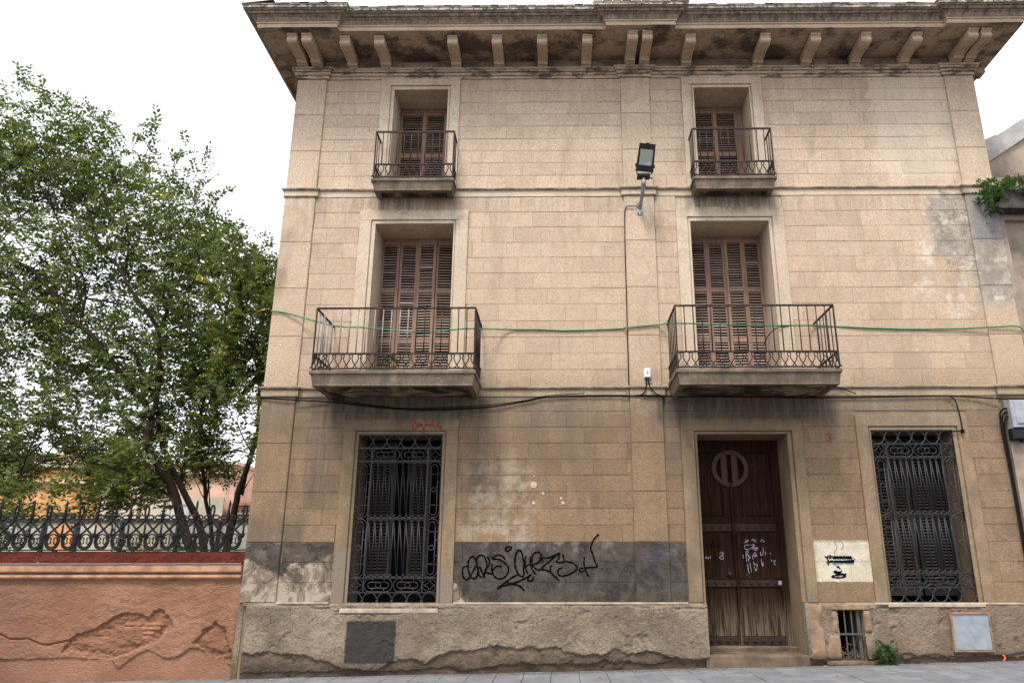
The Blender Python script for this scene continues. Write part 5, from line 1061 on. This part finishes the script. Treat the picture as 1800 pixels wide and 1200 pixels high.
ph = empty('peach_house', (-13, 14, 1.5)); tag(ph, 'peach and cream house with blocked grey window behind the trunks', 'house')
m = MB(); m.box(-15.35, -14.1, 14, 20, 1, 4.9); put(m.build('wall', M['cream_wall'], None), ph)
m = MB(); m.box(-14.05, -11.0, 14.2, 20, 1, 5.25); put(m.build('wall', M['peach_wall'], None), ph)
m = MB(); m.box(-14.1, -10.9, 14.0, 14.2, 4.95, 5.08); m.box(-14.1, -10.9, 13.95, 20, 5.25, 5.36); put(m.build('cornice', M['cream_wall'], None), ph)
m = MB(); m.box(-15.38, -14.08, 13.9, 20, 4.9, 5.02); put(m.build('roof_edge', M['roof_tile'], None), ph)
m = MB(); m.box(-13.9, -11.2, 13.9, 14.0, 1.5, 4.15); put(m.build('lean_to_wall', M['cream_wall'], None), ph)
bwin(ph, -12.9, -12.35, 3.0, 3.9, 13.89, 'grey_white_wall', 'neighbour_cap')
m = MB(); m.tube([(-15.0, 13.9, 1.5), (-15.0, 13.9, 4.8)], .05, 8); put(m.build('drain_pipe', M['neighbour_cap'], None), ph)
th = empty('terracotta_roofed_house', (-9.5, 14, 1.5)); tag(th, 'far low house with terracotta eaves and pierced balustrade, seen beside the house corner', 'house')
m = MB(); m.box(-10.95, -3, 14.1, 20, 1, 3.62); put(m.build('wall', M['peach_wall'], None), th)
m = MB(); m.box(-10.95, -3, 13.9, 14.6, 3.88, 3.98); m.add([(-10.95, 13.85, 3.82), (-3, 13.85, 3.82), (-3, 16, 4.25), (-10.95, 16, 4.25)], [(0, 1, 2, 3)]); put(m.build('roof', M['roof_tile'], None), th)
m = MB(); m.box(-10.95, -3, 13.95, 14.09, 3.75, 3.82); m.box(-10.95, -3, 13.95, 14.09, 3.62, 3.65); rl = put(m.build('balustrade_rail', M['cream_wall'], None), th)
for i in range(32):
    m = MB(); x = -10.9+i*.12; m.box(x, x+.05, 13.97, 14.07, 3.65, 3.75); b = m.build('baluster', M['cream_wall'], None); b.parent = rl
yw = empty('yard_wall', (-12, 9, 1.2)); tag(yw, 'pale grey yard wall with dark posts behind the garden fence', 'wall')
m = MB(); m.box(-26, -6, 9.0, 9.2, 1, 3.02); put(m.build('wall', M['grey_white_wall'], None), yw)
m = MB(); m.box(-26, -6, 8.95, 9.22, 3.02, 3.08); put(m.build('coping', M['dark_frame'], None), yw)
for x in (-15.3, -13.8, -12.9, -11.7, -10.2, -9.1): m = MB(); m.tube([(x, 8.95, 1.1), (x, 8.95, 3.0)], .05, 8); put(m.build('post', M['dark_frame'], None), yw)
for x0, x1, mt in ((-13.6, -13.0, 'orange_wall'), (-12.7, -11.9, 'cream_wall'), (-11.5, -10.4, 'cream_wall')):
    m = MB(); m.box(x0, x1, 8.96, 8.999, 1.2, 2.95); put(m.build('render_panel', M[mt], None), yw)
# ================================================================== TREES
def leaf_mesh(name, P, D, size, mat, parent, pairs=6, rl=.28, w=.30, droop=.25, seed=0, yel=.01, tipcurl=.2):
    """pinnate sprays: rachis from P along D with opposite leaflets"""
    r = np.random.default_rng(seed); n = len(P); D = D/np.linalg.norm(D, axis=1)[:, None]
    upv = np.array([0, 0, 1.])+r.normal(0, .35, (n, 3)); S_ = np.cross(D, upv); S_ /= np.linalg.norm(S_, axis=1)[:, None]+1e-9; Nn = np.cross(S_, D)
    V = []; Y = []; T = []
    base_t = r.uniform(0, 1, n); yspray = r.uniform(0, 1, n) < yel
    for j in range(pairs*2+1):
        t = (j//2+.6)/(pairs+.4) if j < pairs*2 else 1.0; s = (1 if j % 2 else -1) if j < pairs*2 else 0
        R = rl*r.uniform(.85, 1.15, (n, 1)); b = P+D*R*t-np.array([0, 0, 1])*droop*R*t*t
        sz = size*r.uniform(.75, 1.2, (n, 1))*(1-.35*abs(t-.5)); fd = D*(.55 if s else 1)+S_*s*.85+r.normal(0, .16, (n, 3))-np.array([0, 0, 1])*tipcurl
        fd /= np.linalg.norm(fd, axis=1)[:, None]; sd = np.cross(fd, Nn+r.normal(0, .3, (n, 3))); sd /= np.linalg.norm(sd, axis=1)[:, None]+1e-9; nn = np.cross(sd, fd)
        V.append(np.stack([b, b+fd*sz*.42+sd*sz*w+nn*sz*.06, b+fd*sz, b+fd*sz*.42-sd*sz*w+nn*sz*.06], 1))
        T.append(np.clip(base_t*.7+r.uniform(0, .3, n), 0, 1)); Y.append((yspray & (r.uniform(0, 1, n) < .7)) | (r.uniform(0, 1, n) < yel*.25))
    V = np.concatenate(V).reshape(-1, 3); nq = len(V)//4; T = np.concatenate(T); Y = np.concatenate(Y).astype(np.float32)
    i = np.arange(nq)[:, None]*4; F = np.concatenate([i+np.array([[0, 1, 2]]), i+np.array([[0, 2, 3]])], 1).reshape(-1, 3)
    me = bpy.data.meshes.new(name); me.vertices.add(len(V)); me.vertices.foreach_set('co', V.reshape(-1).astype(np.float32))
    me.loops.add(len(F)*3); me.loops.foreach_set('vertex_index', F.reshape(-1).astype(np.int32)); me.polygons.add(len(F)); me.polygons.foreach_set('loop_start', (np.arange(len(F))*3).astype(np.int32)); me.update(calc_edges=True)
    for k_, v_ in (('tint', T), ('yel', Y)):
        a = me.attributes.new(k_, 'FLOAT', 'FACE'); a.data.foreach_set('value', np.repeat(v_, 2).astype(np.float32))
    me.materials.append(M[mat]); o = link(name, me, None)
    if parent: put(o, parent)
    return o
def sample_poly(poly, n, y0, y1, seed, thr=-.12, fs=1.1, edge=0.0):
    r = np.random.default_rng(seed); xs_ = [p[0] for p in poly]; zs_ = [p[1] for p in poly]; out = []
    tot = 0
    while tot < n:
        x = r.uniform(min(xs_), max(xs_), 4000); z = r.uniform(min(zs_), max(zs_), 4000); y = r.uniform(y0, y1, 4000); d = polydist(x, z, poly)
        k_ = (d > edge) & (fbm(x*fs+y*.7, z*fs+y*.5, 3, seed) > thr+.10*(d < .3)) & (x < -4.85); p = np.stack([x, y, z], 1)[k_]; out.append(p); tot += len(p)
    return np.concatenate(out)[:n]
def trunk(root, lines, name='trunk'):
    m = MB()
    for pts, ra, rb in lines:
        q = catmull(pts, 3); n_ = len(q); m.tube([(x+random.uniform(-.012, .012), y+random.uniform(-.012, .012), z) for x, y, z in q], [ra+(rb-ra)*i/(n_-1) for i in range(n_)], 8)
    return put(m.build(name, M['bark'], None, True), root)
def y3(p, y): return [(a, y+(.15*math.sin(i)), b) for i, (a, b) in enumerate(p)]
def twigs(lines, P, n, seed, r0=.016):
    r = np.random.default_rng(seed); nodes = np.array([q for l, _, _ in lines for q in catmull(l, 3)]); m = []
    for i in range(n):
        t = P[r.integers(len(P))]; d = np.linalg.norm(nodes-t-np.array([0, 0, -.5]), axis=1)+r.uniform(0, .8, len(nodes)); s = nodes[np.argmin(d)]
        L = np.linalg.norm(t-s)
        if L > 3.2: continue
        mid = (s+t)/2+r.normal(0, .12, 3)*L; m.append(([tuple(s), tuple(mid), tuple(t)], r0*min(1, L), .003))
    return m
tA = empty('garden_tree', (-6.6, 2.2, 1.2)); tag(tA, 'large leafy tree with forked dark trunk leaning left over the fence', 'tree')
aL = [(y3([(-6.5, 1.1), (-6.60, 1.89), (-6.85, 2.43), (-7.107, 3.14), (-7.27, 3.45), (-7.586, 3.88), (-7.70, 4.2), (-7.70, 4.47)], 2.2), .092, .068),
      (y3([(-7.698, 4.467), (-7.985, 4.852), (-8.238, 5.075), (-8.587, 5.526), (-9.073, 6.102), (-9.517, 6.396), (-9.876, 6.813), (-10.506, 7.42), (-11.028, 7.731), (-11.9, 8.0)], 2.2), .058, .03),
      (y3([(-7.698, 4.467), (-7.708, 4.962), (-7.789, 5.637), (-7.854, 6.214), (-7.988, 6.508), (-8.302, 6.866), (-8.809, 7.535), (-9.354, 8.034), (-9.9, 9.2)], 2.2), .055, .02),
      (y3([(-7.86, 6.2), (-7.8, 7.0), (-7.95, 8.0), (-8.1, 9.1)], 2.3), .035, .012), (y3([(-8.8, 7.53), (-9.0, 8.6), (-9.6, 10.0), (-10.6, 11.4)], 2.4), .028, .008), (y3([(-9.5, 6.4), (-9.7, 7.4), (-10.6, 8.9), (-11.4, 10.2)], 2.4), .03, .008),
      (y3([(-6.97, 2.80), (-7.169, 3.04), (-7.574, 3.246), (-8.081, 3.455), (-8.487, 3.666), (-8.931, 3.773)], 2.1), .028, .012), (y3([(-7.0, 2.9), (-7.219, 3.07), (-7.958, 3.342), (-8.714, 3.417), (-9.839, 3.726)], 2.2), .024, .008)]
bL = [(y3([(-6.4, 1.1), (-6.537, 1.891), (-6.73, 2.544), (-6.945, 2.956), (-7.171, 3.427), (-7.386, 3.8), (-7.588, 4.07), (-7.9, 4.9), (-8.5, 5.9)], 2.5), .082, .03), (y3([(-7.1, 3.35), (-7.153, 3.906-.2), (-6.914, 4.286-.1), (-6.86, 4.45), (-6.7, 5.0)], 2.5), .026, .012)]
PA = [(-12.9, 4.3), (-12.9, 11.3), (-12.4, 11.3), (-11.9, 11.6), (-11.0, 11.3), (-9.9, 11.1), (-9.2, 10.7), (-8.6, 10.1), (-8.0, 9.6), (-7.3, 9.1), (-6.9, 8.0), (-6.9, 6.0), (-6.9, 4.6), (-7.1, 3.7), (-7.7, 3.8), (-8.6, 3.5), (-9.4, 3.6), (-10.3, 3.9), (-11.2, 3.1)]
PAp = sample_poly(PA, 6600, 1.95, 4.4, 5, -.07, 1.5)
wind = np.array([-.75, -.1, .42]); rr_ = np.random.default_rng(3)
def dirs(n, w, seed, sp=.55): r = np.random.default_rng(seed); return w[None]+r.normal(0, sp, (n, 3))
trunk(tA, aL+bL+twigs(aL, PAp, 130, 8))
PA2 = sample_poly([(-11.0, 3.0), (-11.0, 3.9), (-9.5, 3.9), (-7.4, 3.9), (-7.0, 3.5), (-7.3, 2.9), (-8.5, 2.75), (-9.6, 2.6)], 620, 1.4, 3.4, 6, -.05)
PAp = np.concatenate([PAp, PA2])
leaf_mesh('crown', PAp, dirs(len(PAp), wind, 4, .5), .112, 'leaf', tA, 6, .38, .23, .3, 1, .012)
# wind-blown shoots standing out of the top
def shoot(mb, P, D, p0, d, L, seed):
    r = np.random.default_rng(seed); p0 = np.array(p0, float); d = np.array(d, float); d /= np.linalg.norm(d); q = [p0+d*L*t+np.array([0, 0, -.10*L*t*t]) for t in np.linspace(0, 1, 6)]; mb.tube([tuple(a) for a in q], [.010, .009, .008, .006, .005, .003], 4)
    for t in np.linspace(.15, 1, int(L/.11)): P.append(p0+d*L*t+np.array([0, 0, -.10*L*t*t])); D.append(d*.7+r.normal(0, .45, 3))
mb = MB(); Ps, Ds = [], []
for i, (x, z, dx, dz, L) in enumerate(((-10.6, 11.5, -1, .62, 1.6), (-11.2, 11.4, -1, .35, 1.6), (-9.9, 11.0, -.8, 1, .8), (-11.6, 11.3, -.9, .8, 1.5), (-10.9, 11.2, -.7, .9, 1.5), (-10.2, 11.0, -.9, .7, 1.2), (-9.4, 10.7, -.8, .9, 1.0), (-9.0, 10.4, .2, 1, .9), (-8.4, 10.0, .3, 1, .8), (-8.0, 9.5, .5, 1, .9), (-12.3, 11.0, -1, .6, 1.4), (-7.4, 8.8, .6, 1, .7), (-9.6, 10.7, -.55, .8, .6), (-9.3, 10.5, .35, 1, .75), (-8.7, 10.1, -.4, .9, .6), (-8.2, 9.6, -.2, 1, .8), (-7.7, 9.0, .35, 1, .85), (-7.5, 8.9, -.5, 1, .8), (-7.2, 8.2, .9, .8, .6), (-7.0, 7.6, 1, .55, .8), (-6.9, 7.2, 1, .35, .9), (-12.2, 10.6, -.9, .3, .8), (-10.2, 10.8, -.8, .7, .9), (-9.9, 10.6, -.9, .45, .9))):
    shoot(mb, Ps, Ds, (x, 2.6+.2*math.sin(i), z), (dx, -.05, dz), L, i)
put(mb.build('shoot', M['bark'], None), tA); leaf_mesh('shoot_leaves', np.array(Ps), np.array(Ds), .115, 'leaf', tA, 6, .36, .22, .2, 2, .0)
tB = empty('slender_tree', (-6.5, 2.8, 1.2)); tag(tB, 'slender straight dark trunk, second tree from the house corner', 'tree')
cL = [(y3([(-6.45, 1.1), (-6.527, 1.899), (-6.623, 2.466), (-6.735, 2.993), (-6.894, 3.859), (-6.983, 4.529), (-6.998, 4.986), (-7.006, 5.392), (-6.957, 5.804), (-6.903, 6.283), (-6.782, 6.709), (-6.7, 7.6)], 2.8), .045, .014), (y3([(-7.014, 5.101), (-7.181, 5.334), (-7.376, 5.924), (-7.506, 6.285), (-7.6, 7.2)], 2.8), .022, .01)]
PB = [(-7.6, 4.6), (-7.7, 6.5), (-7.6, 8.2), (-7.2, 8.8), (-6.6, 8.3), (-6.2, 7.6), (-6.0, 6.3), (-6.2, 5.2), (-6.8, 4.4), (-6.6, 3.5), (-7.3, 3.6)]
PBp = sample_poly(PB, 1500, 2.2, 4.2, 15, -.08); trunk(tB, cL+twigs(cL, PBp, 40, 9)); leaf_mesh('crown', PBp, dirs(len(PBp), np.array([.1, 0, .3]), 6, .6), .095, 'leaf', tB, 6, .32, .24, .3, 3, .02)
tC = empty('corner_tree', (-6.1, 2.5, 1.2)); tag(tC, 'dark trunk leaning right against the house corner, nearest tree to the house', 'tree')
dL = [(y3([(-6.2, 1.1), (-6.187, 1.893), (-6.13, 2.448), (-6.035, 2.963), (-5.903, 3.384), (-5.78, 3.811), (-5.72, 4.246), (-5.725, 4.8), (-5.7, 5.6)], 2.5), .078, .03), (y3([(-5.985, 3.1), (-5.975, 3.6), (-5.90, 4.137), (-5.86, 4.914), (-5.924, 5.484), (-6.139, 6.186), (-6.409, 6.545), (-6.5, 7.2)], 2.6), .035, .012)]
PC = [(-6.3, 4.8), (-6.6, 6.2), (-6.9, 7.6), (-6.7, 8.3), (-6.1, 8.2), (-5.4, 7.7), (-5.1, 6.5), (-5.0, 4.2), (-5.6, 3.6), (-6.0, 4.2)]
PCp = sample_poly(PC, 1800, 1.4, 3.9, 25, -.10); trunk(tC, dL+twigs(dL, PCp, 40, 10)); leaf_mesh('crown', PCp, dirs(len(PCp), np.array([.35, 0, .3]), 7, .6), .095, 'leaf', tC, 6, .32, .24, .3, 4, .02)
tD = empty('leafy_shrub', (-11.5, 3.5, 1.2)); tag(tD, 'dense dark shrub filling the lower left corner behind the fence', 'shrub')
PD = [(-13.2, 1.6), (-13.2, 4.6), (-11.9, 4.8), (-11.1, 4.2), (-10.7, 3.2), (-10.6, 2.5), (-11.4, 1.6)]
PDp = sample_poly(PD, 2600, 1.6, 4.5, 35, -.2); lD = [(y3([(-11.8, 1.05), (-11.7, 2.4), (-12.0, 3.6), (-12.3, 4.4)], 3.4), .05, .012)]; trunk(tD, lD+twigs(lD, PDp, 24, 12)); leaf_mesh('crown', PDp, dirs(len(PDp), np.array([-.2, 0, .3]), 8, .6), .075, 'leaf', tD, 6, .28, .28, .3, 5, .01)
tE = empty('cedar_tree', (-16.5, 6, 1.2)); tag(tE, 'blue-green drooping conifer at the upper left edge behind the large tree', 'tree')
PE = [(-18.5, 9.0), (-18.5, 14.0), (-16.5, 13.9), (-15.2, 13.5), (-14.3, 12.75), (-14.6, 12.2), (-15.5, 11.7), (-15.8, 9.0)]
PEp = sample_poly(PE, 3000, 5.0, 7.5, 45, -.12); lE = [(y3([(-16.6, 1.1), (-16.6, 6), (-16.7, 13.5)], 6), .16, .03)]; trunk(tE, lE+twigs(lE, PEp, 60, 13, .02)); leaf_mesh('crown', PEp, dirs(len(PEp), np.array([.5, 0, -.3]), 9, .35), .07, 'cedar', tE, 9, .32, .10, .5, 6, 0)
# ================================================================== SMALL PLANTS
def clump(name, c, rad, n, label, cat, mat='leaf_b', size=.035, seed=1, parent=None):
    r = np.random.default_rng(seed); u = r.normal(0, 1, (n, 3)); u /= np.linalg.norm(u, axis=1)[:, None]; P = np.array(c)+u*np.array(rad)*(r.uniform(.3, 1, (n, 1))**.5)*(1+.55*np.sin(u[:, :1]*5+u[:, 2:]*4+seed)); D = u+np.array([0, -.3, .35])
    th_ = empty(name, (c[0], c[1], c[2]-rad[2])); tag(th_, label, cat); leaf_mesh('foliage', P, D, size, mat, th_, 2, size*1.6, .42, .2, seed, 0, .1)
    m = MB()
    for i in range(0, n, 6): m.tube([(c[0], c[1]+.02, c[2]-rad[2]), tuple(P[i])], .002, 3, cap=False)
    put(m.build('stem', M['twig'], None), th_); return th_
clump('wall_weed', (4.655, -.165, .565), (.125, .07, .12), 170, 'bright green leafy weed growing from the foot of the wall by the cellar vent', 'weed', size=.034)
clump('ledge_plant', (7.72, -.12, 7.92), (.40, .13, .15), 300, 'green plant spilling over the dark ledge of the neighbouring house', 'plant', 'leaf_b', .05, 3)
clump('ledge_plant', (7.30, -.20, 7.72), (.14, .08, .17), 110, 'green tuft hanging at the left end of the dark ledge', 'plant', 'leaf_b', .05, 4)
clump('ledge_plant', (8.6, -.1, 7.95), (.55, .13, .14), 200, 'green plant further right on the dark ledge', 'plant', 'leaf_b', .05, 5)
clump('balcony_weed', (-2.52, -.83, 4.69), (.10, .05, .09), 26, 'tiny green weed sprouting on the floor of the left first floor balcony', 'weed', 'leaf_b', .035, 6)
clump('fence_weed', (-6.62, .36, 1.98), (.22, .03, .07), 40, 'small green leaves at the foot of the iron fence near the trunks', 'weed', 'leaf_b', .04, 7)
# ================================================================== FALLEN LEAVES
def fleaf(i, x, y, s):
    z = gz(x)+.006; a = rng.uniform(0, 6.28); m = MB(); c, d = math.cos(a), math.sin(a); f = lambda u, v, w: (x+(u*c-v*d)*s, y+(u*d+v*c)*s, z+w*s)
    m.add([f(-.5, 0, 0), f(-.2, .2, .10), f(.2, .2, .14), f(.5, 0, .05), f(.2, -.2, .12), f(-.2, -.2, .08), f(0, 0, .01)], [(0, 6, 1), (1, 6, 2), (2, 6, 3), (3, 6, 4), (4, 6, 5), (5, 6, 0)])
    tag(m.build('fallen_leaf', M['leaf_yellow'], None), 'small yellow leaf fallen on the grey pavement', 'leaf', 'yellow leaves scattered on the pavement')
for i, (x, y, s) in enumerate(FALLEN): fleaf(i, x, y, s)
m = MB()
for i in range(2600):
    x = rng.uniform(-4.6, 7.4); x = x if rng.random() < .5 else rng.uniform(-1.5, 2.4); y = -.14-abs(rng.normal(0, .16)); s = rng.uniform(.004, .02); a = rng.uniform(0, 6.28); z = gz(x)+.004
    m.add([(x, y, z), (x+s*math.cos(a), y+s*math.sin(a), z+s*.4), (x+s*math.cos(a+2), y+s*math.sin(a+2), z+.001)], [(0, 1, 2)])
tag(m.build('ground_litter', M['litter'], None), 'fine dry leaf litter along the foot of the house', 'litter', kind='stuff')
